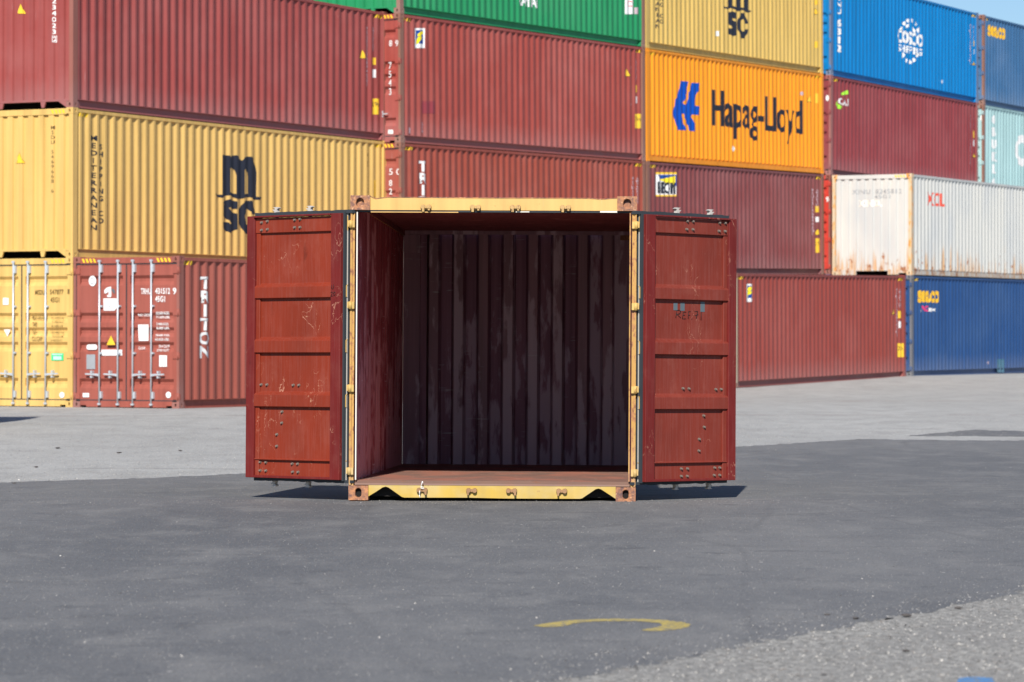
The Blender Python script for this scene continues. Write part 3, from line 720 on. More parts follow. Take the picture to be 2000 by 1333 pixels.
def rust_cast():
    m, nt, b = new_mat('rusty_casting')
    n = noise(nt, coords(nt), 16, 8, .7); n2 = noise(nt, coords(nt, (1, 1, 1), (4, 2, 7)), 34, 6, .7)
    c = mix(nt, ramp(nt, n, .38, .62), (.12, .065, .060), (.46, .20, .085)); c = mix(nt, ramp(nt, n2, .58, .68), c, (.62, .36, .20)); c = mix(nt, ramp(nt, n2, .40, .30), c, (.05, .03, .03))
    link(nt, c, b.inputs['Base Color']); b.inputs['Roughness'].default_value = .8; bump(nt, b, n2, .5, .006); return m
m_rc = rust_cast()
m_jamb = flat('cream_door_jamb', (.72, .68, .60), .55)
m_keep = paint('rusty_keeper', (.42, .24, .12), .2, .6, .5, seed=45, rs=4)
m_keepy = paint('chipped_yellow_keeper', (.66, .42, .16), .2, .75, .5, seed=46, rustcol=(.2, .09, .05), rs=5)
def plywood():
    m, nt, b = new_mat('scuffed_plywood_deck')
    a = noise(nt, coords(nt, (1.3, 26, 1)), 1.0, 5, .6); p = noise(nt, coords(nt, (2.2, 1.1, 1)), 1.0, 4)
    c = mix(nt, ramp(nt, a, .32, .68), (.13, .080, .065), (.34, .195, .150)); c = mix(nt, ramp(nt, p, .46, .60), c, (.36, .155, .110))
    k = ramp(nt, noise(nt, coords(nt, (1.6, 9, 1), (3, 1, 0)), 1.0, 6, .7), .58, .70); c = mix(nt, math_n(nt, 'MULTIPLY', k, .8), c, (.185, .165, .135))
    s1 = ridges(nt, coords(nt, (1.4, .5, 1)), 3.0, .006, 4); c = mix(nt, math_n(nt, 'MULTIPLY', s1, .5), c, (.46, .33, .26))
    link(nt, c, b.inputs['Base Color']); b.inputs['Roughness'].default_value = .65; b.inputs['Specular IOR Level'].default_value = .25; return m
m_deck = plywood()
m_thr = paint('rusty_threshold', (.30, .15, .10), .4, .5, .6, seed=48, chalk=(.36, .24, .16))
DARK = flat('dark_underside', (.02, .018, .017), .9)

h2 = FW / 2
# posts, castings
for sx in (-1, 1):
    for e in (0, 1):
        fy = lambda v: v if e == 0 else FL - v
        p = MB(); ys = sorted((fy(.004), fy(.12)))
        xs = sorted((sx * (h2 - .004), sx * (h2 - .040))); p.box(xs[0], xs[1], ys[0], ys[1], .124, FH - .124)
        if e == 0:
            xs = sorted((sx * (h2 - .003), sx * (h2 - .020))); p.box(xs[0], xs[1], -.012, .004, .13, FH - .13)   # outer flange
            p.bevel(.004)
        p.build('corner_post', m_fpost if e == 0 else m_out, front)
        for ez in (0, 1):
            c = MB(); z0 = 0 if ez == 0 else FH - .124
            casting(c, lambda a, bb, cc: (sx * (h2 - .168 + a), fy(bb - .012), z0 + cc), .168, .178, .124, True, True, hf=(.052, .080) if ez == 0 else (.066, .078))
            co = c.build('corner_casting', [m_rc, HOLE if ez == 0 else m_rc], front)
            bv = co.modifiers.new('edge', 'BEVEL'); bv.width = .007; bv.segments = 2; bv.limit_method = 'ANGLE'; bv.angle_limit = R(50)
    j = MB(); xs = sorted((sx * (h2 - .0525), sx * (h2 - .0625))); j.box(xs[0], xs[1], .014, .07, .172, 2.455); j.build('door_jamb', m_jamb if sx < 0 else m_fpost, front)
# header with its dented top edge
t = MB()
top = [(-1.050, 2.585), (-1.035, 2.572), (-1.005, 2.561), (-.97, 2.566), (-.90, 2.574), (-.5, 2.573), (0, 2.571), (.45, 2.572), (.80, 2.571), (.86, 2.568), (.90, 2.563), (.95, 2.566), (1.0, 2.571), (1.050, 2.573)]
t.prism(top + [(1.050, 2.468), (-1.050, 2.468)], lambda u, v, w: (u, w, v), .012, .09)
hdr = t.build('header', m_hd, front)
t = MB(); t.prism([(x, z) for x, z in top] + [(x, z + .006) for x, z in top[::-1]], lambda u, v, w: (u, w, v), .008, .10); t.build('header_edge', m_rc, front)
t = MB(); t.box(-1.16, 1.16, .02, .10, 2.452, 2.466); t.build('header_gasket', RUBBER, front)
t = MB(); t.box(.905, 1.05, .012, .03, 2.453, 2.4665); t.build('gasket_strip', m_jamb, front); t = MB(); t.box(.19, .305, .012, .03, 2.4525, 2.461); t.build('gasket_strip', m_jamb, front)
t = MB(); t.box(-1.045, -.30, .0135, .03, 2.4475, 2.4545); t.build('gasket_strip', m_hd, front)
# sill with fork notches
t = MB()
zb = .024
sp = [(-1.050, .143), (-1.050, .032), (-.985, .072), (-.930, .109), (-.905, .116), (-.880, .109), (-.766, .030), (-.745, zb), (-.2, zb + .003), (.1, zb - .002), (.745, zb), (.766, .028), (.880, .106), (.9035, .112), (.926, .106), (1.050, .026), (1.050, .143)]
t.prism(sp, lambda u, v, w: (u, w, v), .008, .022)
sill = t.build('sill', m_sill, front)
t = MB(); t.prism([(.004, .1435), (.11, .167), (.11, .130), (.004, .130)], lambda u, v, w: (w, u, v), -1.168, 1.168); t.build('threshold_plate', m_thr, front)
# cam keepers
for i, x in enumerate((-.575, -.154, .185, .611)):
    for lo in (0, 1):
        k = MB(); xx = x - .018 if lo else x; z = .088 if lo else 2.495
        k.tube((xx - .026, -.030, z), (xx - .026, .010, z), .019, 10, .022); k.tube((xx + .026, -.030, z), (xx + .026, .010, z), .019, 10, .022)
        k.box(xx - .03, xx + .03, -.016, .011, z - .012, z + .012)
        if lo == 0: k.box(xx - .032, xx - .012, -.034, .0, z - .042, z - .01); k.box(xx + .018, xx + .034, -.03, .0, z - .03, z - .01)
        else: k.box(xx - .038, xx - .022, -.034, .0, z - .038, z + .0) if i % 2 else k.box(xx + .022, xx + .04, -.034, .0, z - .038, z)
        k.build('cam_keeper', m_keep if lo else m_keepy, front)
# side walls: inner maroon skin and outer yellow skin
def fprof(x0, x1, n, a, s, d, base):
    p = (x1 - x0) / n; pts = []
    for i in range(n):
        u = x0 + i * p; pts += [(u, base), (u + a, base), (u + a + s, base + d), (u + p - s, base + d)]
    pts.append((x1, base)); return pts
SP = fprof(.13, FL - .13, 21, .072, .068, .036, 0)
for sx in (-1, 1):
    wl = MB(); wl.mi = 0
    wl.sheet([(y, sx * (h2 - .012 - d)) for y, d in SP], lambda u, v, w: (v - sx * .003, u, w), .16, 2.53)
    wl.face([(sx * (h2 - .05), .07, .16), (sx * (h2 - .05), .135, .16), (sx * (h2 - .05), .135, 2.53), (sx * (h2 - .05), .07, 2.53)])
    wl.mi = 1
    wl.sheet([(y, sx * (h2 - .012 - d)) for y, d in SP], lambda u, v, w: (v, u, w), .16, 2.53)
    wl.build('side_wall', [m_in, m_out], front)
    r = MB(); xs = sorted((sx * (h2 - .006), sx * (h2 - .062))); r.box(xs[0], xs[1], .16, FL - .16, FH - .085, FH - .02); r.mi = 1; xs = sorted((sx * (h2 - .0625), sx * (h2 - .066))); r.box(xs[0], xs[1], .10, FL - .12, FH - .09, FH - .03); r.build('top_rail', [m_out, m_ceil], front)
    r = MB(); xs = sorted((sx * (h2 - .008), sx * (h2 - .05))); r.box(xs[0], xs[1], .17, FL - .17, .03, .165); r.build('bottom_rail', m_out, front)
# back wall
BP = [(-1.168, .0), (-1.02, .0)]
x = -1.01
BP = [(-1.168, .012), (-1.00, .012), (-.994, .030), (-.93, .030)]
for k in range(8):
    u = -.918 + .2545 * k - .016
    BP += [(u, .095), (u + .032, .0), (u + .122, .0), (u + .154, .095)]
BP = [q for q in BP if q[0] < .985] + [(.992, .03), (1.0, .012), (1.168, .012)]
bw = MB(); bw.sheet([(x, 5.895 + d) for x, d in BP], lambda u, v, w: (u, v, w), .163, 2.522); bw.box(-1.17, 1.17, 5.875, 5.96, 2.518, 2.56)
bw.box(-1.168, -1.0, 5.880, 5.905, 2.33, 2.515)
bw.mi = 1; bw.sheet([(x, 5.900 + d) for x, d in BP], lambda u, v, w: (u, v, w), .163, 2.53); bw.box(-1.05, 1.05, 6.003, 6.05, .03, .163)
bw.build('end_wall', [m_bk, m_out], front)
# roof with pressed ridges
rf = MB(); rp = []
for k in range(28):
    u = .10 + k * .209; rp += [(u, 2.556), (u + .12, 2.556), (u + .14, 2.570), (u + .19, 2.570)]
rp.append((5.96, 2.556)); rf.sheet(rp, lambda u, v, w: (w, u, v), -1.16, 1.16); rf.mi = 1; rf.sheet([(a, b_ + .004) for a, b_ in rp], lambda u, v, w: (w, u, v), -1.2, 1.2)
rf.build('roof', [m_ceil, m_out], front)
fl = MB(); fl.box(-1.168, 1.168, .11, 6.0, .135, .1655); fl.build('floor', m_deck, front)
un = MB(); un.box(-1.18, 1.18, .36, .40, .0, .13); un.box(-1.16, 1.16, .03, 5.9, .125, .1345)  # first box is an added dark plate, blocking light behind the fork notches
for k in range(18): un.box(-1.15, 1.15, .12 + k * .33, .165 + k * .33, .03, .135)
un.build('cross_member_and_light_block', DARK, front)
# a loose end of seal wire on the sill
t = MB()
for a_, b_ in (((-.600, -.034, .12), (-.588, -.036, .165)), ((-.588, -.036, .165), (-.583, -.034, .15)), ((-.61, -.036, .085), (-.613, -.04, .05)), ((-.613, -.04, .05), (-.606, -.04, .025)), ((-.604, -.036, .12), (-.575, -.036, .112)), ((-.604, -.036, .108), (-.573, -.036, .10))): t.tube(a_, b_, .0035, 6)
t.build('seal_wire', WHITE, front)

# ---- doors
DZ0, DZ1 = .168, 2.440
m_ret = flat('seal_retainer_strip', (.50, .47, .42), .5)
def make_door(sx, ang, mp, label, bolts, cams, seed):
    u = Vector((math.cos(ang), math.sin(ang), 0)); n = Vector((-u.y, u.x, 0)) if sx < 0 else Vector((u.y, -u.x, 0))
    # n faces the camera; local axes X = u, Y = inward normal (left) or its opposite (right), Z up
    Yl = n if sx < 0 else -n
    M = Matrix((u, Yl, Vector((0, 0, 1)))).transposed().to_4x4(); M.translation = Vector((sx * 1.228, -.012, 0))
    q = 1 if sx < 0 else -1
    g = lambda a, d, z: (a, q * d, z)
    mb = MB()
    k = 2.272 / 518
    Z = lambda py: DZ1 - (py - 422) * k
    ribs = [(2.42, .030), (2.291, .030), (2.288, .004)]
    for a, b_, c in ((556, 563, 585), (662, 669, 692.5), (769, 775.5, 799)):
        ribs += [(Z(a), .004), (Z(b_), .040), (Z(c), .040), (Z(c + 1.5), .004)]
    ribs += [(Z(901.5), .004), (Z(902), .032), (Z(904.3), .032), (Z(904.8), .004), (.19, .004)]
    mb.sheet([(z, d) for z, d in ribs], lambda a, d, w: g(w, d, a), .165, 1.076)
    mb.mi = 1
    w_ = .045
    mb.box(*sorted((.056, .168)), *sorted((q * -.012, q * .046)), DZ0, DZ1)
    mb.box(1.074, 1.168, *sorted((q * -.012, q * .046)), DZ0, DZ1)
    mb.mi = 0
    mb.box(1.030, 1.0745, *sorted((q * -.01, q * .022)), DZ0 + .012, DZ1 - .012)
    mb.mi = 1
    mb.box(.168, 1.074, *sorted((q * -.012, q * .062)), 2.424, DZ1); mb.box(.168, 1.074, *sorted((q * -.012, q * .042)), DZ0, .190)
    mb.mi = 2
    pr = [(z, d - .05) for z, d in ribs]
    mb.sheet(pr, lambda a, d, w: g(w, d, a), .03, 1.165)
    d = mb.build('door', [mp, m_sl, m_out], front, label); d.matrix_local = M
    bv = d.modifiers.new('edge', 'BEVEL'); bv.width = .003; bv.segments = 1; bv.limit_method = 'ANGLE'; bv.angle_limit = R(40)
    # rubber seal round the leaf, standing past it at top, bottom and hinge side
    gs = MB(); rnd = random.Random(seed)
    def wavy(z, sgn, amp):
        pts = []; N = 26
        for i in range(N + 1):
            a = -.03 + 1.15 * i / N; pts.append((a, z + sgn * ((.026 if sgn > 0 else .020) + amp * (rnd.random() - .5))))
        base = [(a, z - sgn * .004) for a, _ in pts][::-1]
        gs.prism(pts + base, lambda a, zz, w: g(a, w, zz), -.05, -.012 if sgn < 0 else -.004)
    wavy(DZ1 + .004, 1, .006); wavy(DZ0 - .004, -1, .010)
    gs.box(.022, .057, *sorted((q * -.070, q * -.0275)), DZ0 - .012, DZ1 + .026)
    gs.box(.040, .057, *sorted((q * -.020, q * .012)), DZ0 - .008, DZ1 + .012)
    gs.build('gasket', RUBBER, d)
    ws = MB(); ws.box(.0335, .057, *sorted((q * -.0270, q * -.0205)), DZ0, DZ1); ws.build('gasket_retainer', m_ret, d)
    # bolts
    bb = MB(); bb.tube((0, 0, 0), (0, q * .006, 0), .0130, 10, .0125); bb.tube((0, q * .006, 0), (0, q * .020, 0), .0095, 10, .008)
    me = None
    for a, z, dd in bolts:
        if me is None:
            o = bb.build('bolt', ZINCB, d); me = o.data
        else: o = obj('bolt', me, d)
        o.location = g(a, dd, z)
    for a in cams:
        r = MB(); r.tube(g(a, -.085, DZ0 - .03), g(a, -.085, DZ1 + .035), .016)
        for zz, sg in ((DZ1 + .030, 1), (DZ0 - .026, -1)):
            cz = lambda v: zz + sg * v
            r.prism([(a - .022, cz(.0)), (a + .022, cz(.0)), (a + .016, cz(.012)), (a + .030, cz(.020)), (a + .040, cz(.030)), (a + .012, cz(.028)), (a + .012, cz(.040)), (a + .034, cz(.048)), (a - .012, cz(.050)), (a - .034, cz(.040)), (a - .012, cz(.030)), (a - .014, cz(.012))], lambda uu, zv, w: g(uu, w, zv), -.10, -.065)
        r.build('lock_rod', CAMS, d)
    for zh in (2.346, 1.655, .95, .246):
        hb = MB(); hb.tube((sx * 1.212, -.022, zh - .032), (sx * 1.212, -.022, zh + .032), .017, 10)
        xs = sorted((sx * 1.178, sx * 1.214)); hb.box(xs[0], xs[1], -.030, .004, zh - .029, zh + .029)
        xs = sorted((sx * 1.214, sx * 1.240)); hb.box(xs[0], xs[1], -.020, .010, zh - .022, zh + .030)
        hb.build('hinge', m_hinge, front)
    return d, g, Z
ZINCB = flat('dull_bolt_steel', (.19, .150, .125), .5)
CAMS = flat('weathered_cam_steel', (.50, .46, .42), .5)
m_hinge = paint('yellow_hinge_paint', (.76, .50, .15), .3, .55, .5, seed=51, rs=4)
kz = 2.272 / 518
def LB(x, y, d): return (1.17 - (x - 480) * 1.115 / 191, DZ1 - (y - 422) * kz, d)
def RB(x, y, d):
    f = (x - 1258.5) / 175.5; yt = 420 + 11 * f; yb = 940.5 - 1.5 * f
    return (.055 + f * 1.115, DZ1 - (y - yt) / (yb - yt) * 2.272, d)
lb = [LB(x, y, .030) for x, y in ((509, 435), (521, 433), (577, 432), (588, 431), (509, 450), (521, 449), (577, 447), (588, 447))]
lb += [LB(x, y, .004) for x, y in ((506, 756), (518, 756), (572, 756.5), (583.5, 756.5), (549.5, 809), (549, 831), (539, 854), (539, 877), (505, 909.5), (517, 909.5), (571, 911), (582, 911), (505, 926), (517, 926), (572, 927), (583, 927))]
rb = [RB(x, y, .030) for x, y in ((1338, 434), (1349, 434.5), (1401, 438), (1412, 438.5), (1337, 450), (1349, 450.5), (1400, 454), (1412, 454.5))]
rb += [RB(x, y, .004) for x, y in ((1335.5, 759.5), (1347, 760), (1399.5, 762), (1410, 762), (1376, 813), (1377, 835), (1367.5, 858.5), (1367, 881), (1333, 915.5), (1345, 915.5), (1398, 914.5), (1408, 914.5), (1333, 930), (1344.5, 930), (1397, 929), (1408, 929))]
dL, gL, ZL = make_door(-1, R(180 - 40 + 2.08), m_dl, 'bright red oxide door, scratched, swung open on the left', lb, (.93, .53), 3)
dR, gR, ZR = make_door(1, R(42.8 + 2.08), m_dr, 'duller red door with grey tape and a handwritten note, swung open on the right', rb, (.55, .96), 4)
# tape and handwriting on the right leaf, handwriting on the left stile
for x, y, w, h in ((1321, 600, 7.5, 14.5), (1334.5, 600.5, 8, 16), (1373.5, 601, 8, 20)):
    a0, z0, _ = RB(x - w / 2, y - h / 2, 0); a1, z1, _ = RB(x + w / 2, y + h / 2, 0)
    t = MB(); t.prism([(a0, z0), (a1, z0), (a1, z1), (a0, z1)], lambda u, v, w_: gR(u, w_, v), .004, .0065); t.build('tape', TAPE, dR)
def strokes(lines, conv, g, r, m, parent, d0=.006):
    t = MB()
    for ln in lines:
        pts = [conv(x, y, 0) for x, y in ln]
        for (a0, z0, _), (a1, z1, _) in zip(pts, pts[1:]):
            t.tube(g(a0, d0, z0), g(a1, d0, z1), r, 5)
    t.build('handwriting', m, parent)
note = [[(1323, 611), (1321.5, 622)], [(1322, 608), (1328, 607), (1331, 610), (1329, 614), (1323.5, 615), (1331, 622)], [(1336, 611), (1334.5, 624), (1341, 624)], [(1335.5, 611), (1341, 611)], [(1335, 617), (1339, 617)], [(1346, 610), (1345.5, 624)], [(1346, 610), (1350, 610)], [(1345.5, 617), (1349, 617)], [(1352, 624.5), (1353, 624.5)], [(1358, 610), (1364, 610), (1361, 624)], [(1358.5, 618), (1365, 616)], [(1371, 611), (1370.5, 627)]]
strokes(note, RB, gR, .0028, BLACKINK, dR)
strokes([[(654, 562), (654, 568), (656, 569.5), (658, 567), (657.5, 561)]] + [[(652, 576), (655, 575), (656, 577), (652, 583), (656.5, 583)], [(659, 575), (661, 576), (661, 581), (659, 582.5), (658, 579), (659, 575)]], LB, gL, .0026, BLACKINK, dL, .0475)


# ------------------------------------------------------------------ ground, asphalt, marks
def axis(vals):
    out = []
    for a, b, st in vals:
        n = max(1, round((b - a) / st)); out += [a + (b - a) * i / n for i in range(n)]
    return out + [vals[-1][1]]
GX = axis([(-3000, -200, 700), (-200, -60, 20), (-60, 70, 1.0), (70, 200, 20), (200, 3000, 700)])
GY = axis([(-300, -4, 40), (-4, 140, 1.0), (140, 400, 20), (400, 6000, 800)])
def lattice(lift, x0=-1e9, x1=1e9, y0=-1e9, y1=1e9):
    bm = bmesh.new(); xs = [x for x in GX if x0 <= x <= x1]; ys = [y for y in GY if y0 <= y <= y1]
    V = [[bm.verts.new((x, y, ground(x, y) + lift)) for x in xs] for y in ys]
    for j in range(len(ys) - 1):
        for i in range(len(xs) - 1):
            a, b, c, d = V[j][i], V[j][i + 1], V[j + 1][i + 1], V[j + 1][i]
            bm.faces.new((a, b, c)); bm.faces.new((a, c, d))
    return bm
def concrete():
    m, nt, b = new_mat('weathered_concrete')
    big = noise(nt, coords(nt, (.25, .12, 1)), 1.0, 4); mid = noise(nt, coords(nt, (1.6, .8, 1)), 1.0, 5, .6)
    c = mix(nt, ramp(nt, big, .35, .65), (.40, .40, .385), (.33, .33, .32)); c = mix(nt, ramp(nt, mid, .42, .70), c, (.275, .273, .265))
    fine = noise(nt, coords(nt), 34, 4, .7); c = mix(nt, math_n(nt, 'MULTIPLY', ramp(nt, fine, .44, .60), .55), c, (.52, .51, .47))
    f3 = noise(nt, coords(nt), 48, 3, .7); c = mix(nt, math_n(nt, 'MULTIPLY', ramp(nt, f3, .55, .64), .75), c, (.15, .145, .135))
    f2 = noise(nt, coords(nt), 11, 6, .7); c = mix(nt, math_n(nt, 'MULTIPLY', ramp(nt, f2, .57, .70), .5), c, (.20, .20, .19))
    # slab joints and rusty tyre lines; the apron nearest the lens is older, with brown stone showing
    y = sepz(nt, 'Y'); old = ramp(nt, y, 30, 24)
    ag = noise(nt, coords(nt, (1, .45, 1)), 24, 4, .75); ag2 = noise(nt, coords(nt, (1, .45, 1), (3, 7, 0)), 17, 4, .75)
    co_ = mix(nt, ramp(nt, ag, .42, .62), (.17, .165, .15), (.40, .385, .35)); co_ = mix(nt, math_n(nt, 'MULTIPLY', ramp(nt, ag2, .58, .66), .8), co_, (.26, .20, .15)); co_ = mix(nt, math_n(nt, 'MULTIPLY', ramp(nt, mid, .40, .66), .45), co_, (.19, .185, .175))
    c = mix(nt, math_n(nt, 'MULTIPLY', old, .85), c, co_)
    y = sepz(nt, 'Y'); x = sepz(nt, 'X')
    wob = noise(nt, coords(nt, (.35, .35, 1)), 1.0, 4)
    for y0, slope, wd, col, k in ((38.4, .02, .10, (.15, .145, .14), .55), (58.5, .0, .30, (.25, .21, .19), .6), (72.0, -.1, .45, (.30, .25, .21), .6), (51.0, .03, .12, (.2, .19, .18), .35), (18.2, .52, .02, (.15, .15, .14), .5)):
        dd = math_n(nt, 'ABSOLUTE', math_n(nt, 'ADD', math_n(nt, 'SUBTRACT', math_n(nt, 'SUBTRACT', y, y0), math_n(nt, 'MULTIPLY', x, slope)), math_n(nt, 'MULTIPLY', math_n(nt, 'SUBTRACT', wob, .5), 1.2)), 0)
        c = mix(nt, math_n(nt, 'MULTIPLY', ramp(nt, dd, wd * .4, wd, 1, 0), math_n(nt, 'MULTIPLY', ramp(nt, mid, .38, .56), k)), c, col)
    link(nt, c, b.inputs['Base Color']); b.inputs['Roughness'].default_value = .85; b.inputs['Specular IOR Level'].default_value = .2
    bump(nt, b, fine, .35, .01); return m
def asphalt():
    m, nt, b = new_mat('dark_asphalt')
    big = noise(nt, coords(nt, (.30, .10, 1), (3, 1, 0)), 1.0, 5); mid = noise(nt, coords(nt, (1.7, .8, 1), (1, 7, 0)), 1.0, 8, .70)
    c = mix(nt, ramp(nt, big, .32, .68), (.112, .115, .119), (.176, .175, .172)); c = mix(nt, math_n(nt, 'MULTIPLY', ramp(nt, mid, .47, .64), .75), c, (.205, .202, .194))
    dk = noise(nt, coords(nt, (2.0, 2.2, 1), (9, 4, 0)), 1.0, 6, .7); c = mix(nt, math_n(nt, 'MULTIPLY', ramp(nt, dk, .57, .66), .7), c, (.090, .092, .095))
    for q_, (sx_, sy_) in enumerate(((.22, .05), (.10, .16))):       # faint tyre tracks
        tr = ridges(nt, coords(nt, (sx_, sy_, 1), (q_ * 5, 2, 0)), 1.6, .012, 2); c = mix(nt, math_n(nt, 'MULTIPLY', math_n(nt, 'MULTIPLY', tr, ramp(nt, mid, .40, .60)), .40), c, (.085, .086, .088))
    fine = noise(nt, coords(nt), 70, 3, .7); c = mix(nt, math_n(nt, 'MULTIPLY', ramp(nt, fine, .50, .68), .55), c, (.23, .225, .215)); c = mix(nt, math_n(nt, 'MULTIPLY', ramp(nt, fine, .46, .34), .5), c, (.05, .052, .056))
    v = node(nt, 'ShaderNodeTexVoronoi', feature='F1'); v.inputs['Scale'].default_value = 7.0; link(nt, coords(nt), v.inputs['Vector'])
    keep = ramp(nt, noise(nt, coords(nt, (5, 5, 5), (2, 8, 5)), 1.0, 2), .48, .60)
    c = mix(nt, math_n(nt, 'MULTIPLY', ramp(nt, v.outputs['Distance'], .055, .085, 1, 0), keep), c, (.42, .40, .37))
    v2 = node(nt, 'ShaderNodeTexVoronoi', feature='F1'); v2.inputs['Scale'].default_value = 2.1; link(nt, coords(nt, (1, 1, 1), (.4, .7, 0)), v2.inputs['Vector'])
    c = mix(nt, ramp(nt, v2.outputs['Distance'], .022, .034, 1, 0), c, (.55, .53, .49))
    link(nt, c, b.inputs['Base Color']); b.inputs['Roughness'].default_value = .78; b.inputs['Specular IOR Level'].default_value = .3
    bump(nt, b, fine, .3, .006); return m
bm = lattice(0.0); me = bpy.data.meshes.new('ground'); bm.to_mesh(me); bm.free(); me.materials.append(concrete())
o = obj('ground', me); o['kind'] = 'structure'
for f in me.polygons: f.use_smooth = True
M_ASPH = asphalt()
def sheet_on_ground(name, lines, lift, m, box, seed=1):
    bm = lattice(lift, *box)
    for (ax_, ay_), (bx_, by_) in lines:                       # keep what lies to the right of a -> b, with a slightly ragged edge
        nrm = Vector((-(by_ - ay_), bx_ - ax_, 0)).normalized()
        bmesh.ops.bisect_plane(bm, geom=bm.verts[:] + bm.edges[:] + bm.faces[:], plane_co=(ax_, ay_, 0), plane_no=nrm, clear_outer=True, dist=1e-5)
    rnd = random.Random(seed)
    edge = [e for e in bm.edges if e.is_boundary]
    bmesh.ops.subdivide_edges(bm, edges=edge, cuts=9)
    for v in bm.verts:
        if v.is_boundary:
            kk = math.sin(v.co.x * 3.1 + v.co.y * 1.7) * .05 + math.sin(v.co.x * 8.3 - v.co.y * 4.1 + 1) * .035; v.co.x += kk + (rnd.random() - .5) * .10; v.co.y += kk * 1.5 + (rnd.random() - .5) * .22; v.co.z = ground(v.co.x, v.co.y) + .0010
    bmesh.ops.triangulate(bm, faces=bm.faces[:])
    bmesh.ops.recalc_face_normals(bm, faces=bm.faces[:])
    me = bpy.data.meshes.new(name); bm.to_mesh(me); bm.free(); me.materials.append(m); o = obj(name, me); o['kind'] = 'structure'; return o
p1, p2 = on_ground(0, 943), on_ground(480, 925)
q1, q2 = on_ground(1080, 1333), on_ground(2000, 1158)
r1, r2 = on_ground(1435, 857), on_ground(2000, 861)
far = lambda a, b, k: (a.x + (b.x - a.x) * k, a.y + (b.y - a.y) * k)
sheet_on_ground('asphalt', [(far(p1, p2, -1), far(p1, p2, 2)), (far(q2, q1, 0), far(q2, q1, 1)), (far(r1, r2, -1), far(r1, r2, 2))], .005, M_ASPH, (-60, 70, 4, 90))
# a dark strip using the asphalt material, further back on the right
s1, s2, s3, s4 = on_ground(1770, 852), on_ground(1900, 840), on_ground(2080, 846), on_ground(2080, 854)
sheet_on_ground('dark_patch', [((s1.x, s1.y), (s2.x, s2.y)), ((s2.x, s2.y), (s3.x, s3.y)), ((s4.x, s4.y), (s1.x, s1.y))], .005, M_ASPH, (0, 30, 44, 56), 2)
# yellow painted arc and a blue paint mark
def mark(name, px, m, label, cat):
    pts = [on_ground(*p) for p in px]
    bm = bmesh.new(); vs = [bm.verts.new((p.x, p.y, p.z + .0065)) for p in pts]
    es = [bm.edges.new((vs[i], vs[(i + 1) % len(vs)])) for i in range(len(vs))]
    bmesh.ops.triangle_fill(bm, use_beauty=True, edges=es); bmesh.ops.recalc_face_normals(bm, faces=bm.faces[:])
    for f in bm.faces:
        if f.normal.z < 0: f.normal_flip()
    me = bpy.data.meshes.new(name); bm.to_mesh(me); bm.free(); me.materials.append(m); o = obj(name, me); tag(o, label, cat); return o
def worn(name, col):
    m, nt, b = new_mat(name)
    n = noise(nt, coords(nt), 30, 6, .7); k = noise(nt, coords(nt), 4, 4)
    c = mix(nt, ramp(nt, n, .46, .58), col, (.20, .185, .145)); c = mix(nt, math_n(nt, 'MULTIPLY', ramp(nt, k, .5, .7), .5), c, tuple(v * .7 for v in col))
    link(nt, c, b.inputs['Base Color']); b.inputs['Roughness'].default_value = .7; return m
arc = [(1041, 1225), (1062, 1221), (1085, 1217.5), (1110, 1214.5), (1150, 1212.3), (1200, 1211.3), (1250, 1211.8), (1300, 1214), (1330, 1217), (1349, 1222), (1346, 1227), (1330, 1231), (1305, 1234), (1278, 1235.5), (1256, 1234.5), (1252, 1233), (1275, 1229.5), (1290, 1226), (1294, 1222.5), (1286, 1219.5), (1262, 1217.2), (1220, 1216), (1180, 1216), (1145, 1217.5), (1120, 1220.5), (1106, 1225), (1085, 1227), (1060, 1227.5)]
mark('painted_arc', arc, worn('worn_yellow_road_paint', (.50, .38, .08)), 'worn yellow painted arc on the dark asphalt in front of the open container', 'road marking')
mark('painted_dash', [(1872, 1328), (1900, 1325), (1938, 1327), (1945, 1340), (1868, 1340)], worn('worn_blue_road_paint', (.08, .26, .55)), 'blue painted dash on the pale concrete at the lower right corner', 'road marking')
# loose stones and scraps
m_stone = flat('dark_stone', (.10, .09, .085), .9, 0, .4)
def stone(px, py, r, seed, label):
    p = on_ground(px, py); bm = bmesh.new(); bmesh.ops.create_icosphere(bm, subdivisions=2, radius=r); rnd = random.Random(seed)
    k = [Vector((rnd.uniform(-1, 1), rnd.uniform(-1, 1), rnd.uniform(-1, 1))).normalized() for _ in range(7)]
    for v in bm.verts:
        d = v.co.normalized(); s_ = min(1.0, min((.62 + .25 * (i % 3) * .5) / max(.2, d.dot(a)) for i, a in enumerate(k)))
        v.co *= s_ * .7; v.co.x *= 1.5; v.co.z *= .45
    lo = min(v.co.z for v in bm.verts)
    for v in bm.verts: v.co.z -= lo
    me = bpy.data.meshes.new('stone'); bm.to_mesh(me); bm.free(); me.materials.append(m_stone)
    o = obj('stone', me); o.location = (p.x, p.y, p.z + .002); tag(o, label, 'stone', 'small dark stones lying on the pale paving')
ls = 'small dark stone lying on the pale paving'
for i, (x, y, r) in enumerate(((1770, 1206, .030), (1671, 1211, .020), (1616, 1203, .016), (1873, 1191, .024), (1769, 1274, .020), (1737, 1249, .011), (1610, 1320, .013), (113, 877, .035), (233, 886, .035), (352, 882, .03), (70, 914, .028), (28, 946, .024))):
    stone(x, y, r, i + 3, ls)

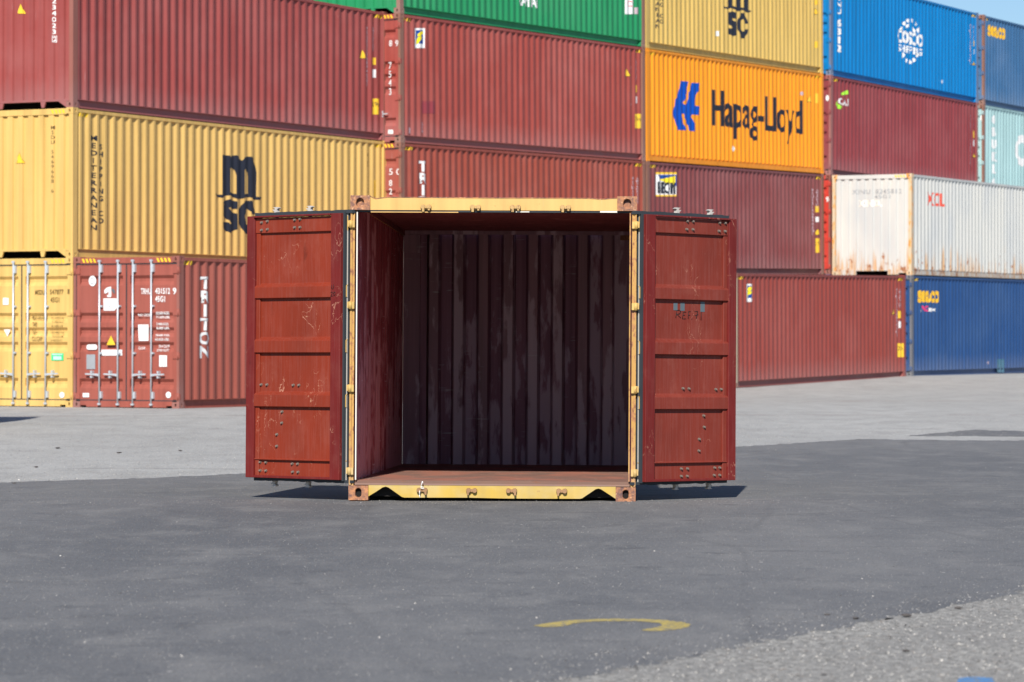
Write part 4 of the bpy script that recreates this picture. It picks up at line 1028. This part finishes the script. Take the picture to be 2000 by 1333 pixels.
# loose grit that stands up from the paving and catches the sun
def grit(name, n, seed, inside, sizes, cols, dmin, dmax):
    rnd = random.Random(seed); vs, fs, mi = [], [], []
    l0, l1 = math.log(dmin), math.log(dmax)
    while len(mi) < n * 4:
        y = math.exp(rnd.uniform(l0, l1)); x = rnd.uniform(-.17, .17) * y
        if not inside(x + rnd.gauss(0, .16), y + rnd.gauss(0, .35)): continue
        r = rnd.uniform(*sizes) * (1.8 if rnd.random() < .008 else 1); z = ground(x, y) + .004; k = len(vs); a = rnd.uniform(0, 1.5)
        ca, sa = math.cos(a) * r, math.sin(a) * r; e = rnd.uniform(.7, 1.4)
        vs += [(x + ca * e, y + sa * e, z), (x - sa, y + ca, z), (x - ca * e, y - sa * e, z), (x + sa, y - ca, z), (x + r * rnd.uniform(-.4, .4), y, z + r * rnd.uniform(.6, 1.2))]
        fs += [(k, k + 1, k + 4), (k + 1, k + 2, k + 4), (k + 2, k + 3, k + 4), (k + 3, k, k + 4)]
        mi += [rnd.choice(range(len(cols)))] * 4
    me = bpy.data.meshes.new(name); me.from_pydata(vs, [], fs)
    for c in cols: me.materials.append(c)
    me.polygons.foreach_set('material_index', mi); o = obj(name, me); o['kind'] = 'stuff'; tag(o, 'fine loose grit scattered over the asphalt' if 'asphalt' in name else 'coarse pale and dark grit over the concrete', 'grit')
g_l, g_m, g_d = flat('pale_grit', (.56, .53, .48), .7), flat('grey_grit', (.30, .295, .285), .8), flat('dark_grit', (.07, .068, .066), .9)
g_m2 = flat('mid_grit', (.20, .195, .185), .8)
def on_asphalt(x, y):
    side = lambda a, b: (b[0] - a[0]) * (y - a[1]) - (b[1] - a[1]) * (x - a[0])
    return side((p1.x, p1.y), (p2.x, p2.y)) < 0 and side((q2.x, q2.y), (q1.x, q1.y)) < 0 and side((r1.x, r1.y), (r2.x, r2.y)) < 0
grit('asphalt_grit', 80000, 5, on_asphalt, (.0016, .0038), [g_l, g_m, g_m, g_m, g_m2, g_m2, g_m2, g_m2, g_m2, g_d, g_d, g_d, g_d, g_d, g_d], 13.5, 44)
grit('concrete_grit', 26000, 6, lambda x, y: not on_asphalt(x, y) and (y < 21 or y > 31), (.0026, .0062), [g_l, g_m, g_m, g_m, g_m2, g_m2, g_m2, g_m2, g_d], 13.2, 60)

# ------------------------------------------------------------------ camera, sun, sky
cam = bpy.data.cameras.new('camera'); co = bpy.data.objects.new('camera', cam); COL.objects.link(co)
co.location = CAM; co.rotation_euler = (R(90), 0, 0)
cam.sensor_width = 36; cam.lens = FPX / 2000 * 36; cam.shift_y = -(666.5 - HORIZON) / 2000; cam.clip_start = .5; cam.clip_end = 20000
cam.dof.use_dof = True; cam.dof.focus_distance = 29.0; cam.dof.aperture_fstop = 4.6; cam.dof.aperture_blades = 9
scene.camera = co
SUN_EL, SUN_AZ = R(35.5), R(5.5)          # light travels away from the camera, a little to the right
d = Vector((math.sin(SUN_AZ) * math.cos(SUN_EL), math.cos(SUN_AZ) * math.cos(SUN_EL), -math.sin(SUN_EL)))
sl = bpy.data.lights.new('sun', 'SUN'); sl.energy = 5.0; sl.angle = R(.53); sl.color = (1.0, .945, .87)
so = bpy.data.objects.new('sun', sl); COL.objects.link(so); so.rotation_euler = d.to_track_quat('-Z', 'Y').to_euler(); so.location = (0, -20, 30)
w = bpy.data.worlds.new('World'); scene.world = w; w.use_nodes = True
nt = w.node_tree; bg = nt.nodes['Background']
sk = nt.nodes.new('ShaderNodeTexSky'); sk.sky_type = 'NISHITA'; sk.sun_disc = False
sk.sun_elevation = SUN_EL; sk.sun_rotation = math.atan2(-d.x, -d.y); sk.air_density = 1.0; sk.dust_density = .15; sk.ozone_density = 1.5
nt.links.new(mix(nt, 1.0, sk.outputs[0], (.82, 1.0, 1.26), 'MULTIPLY'), bg.inputs[0]); bg.inputs[1].default_value = .062
scene.view_settings.view_transform = 'Standard'; scene.view_settings.look = 'None'; scene.view_settings.exposure = .38; scene.view_settings.gamma = 1.0
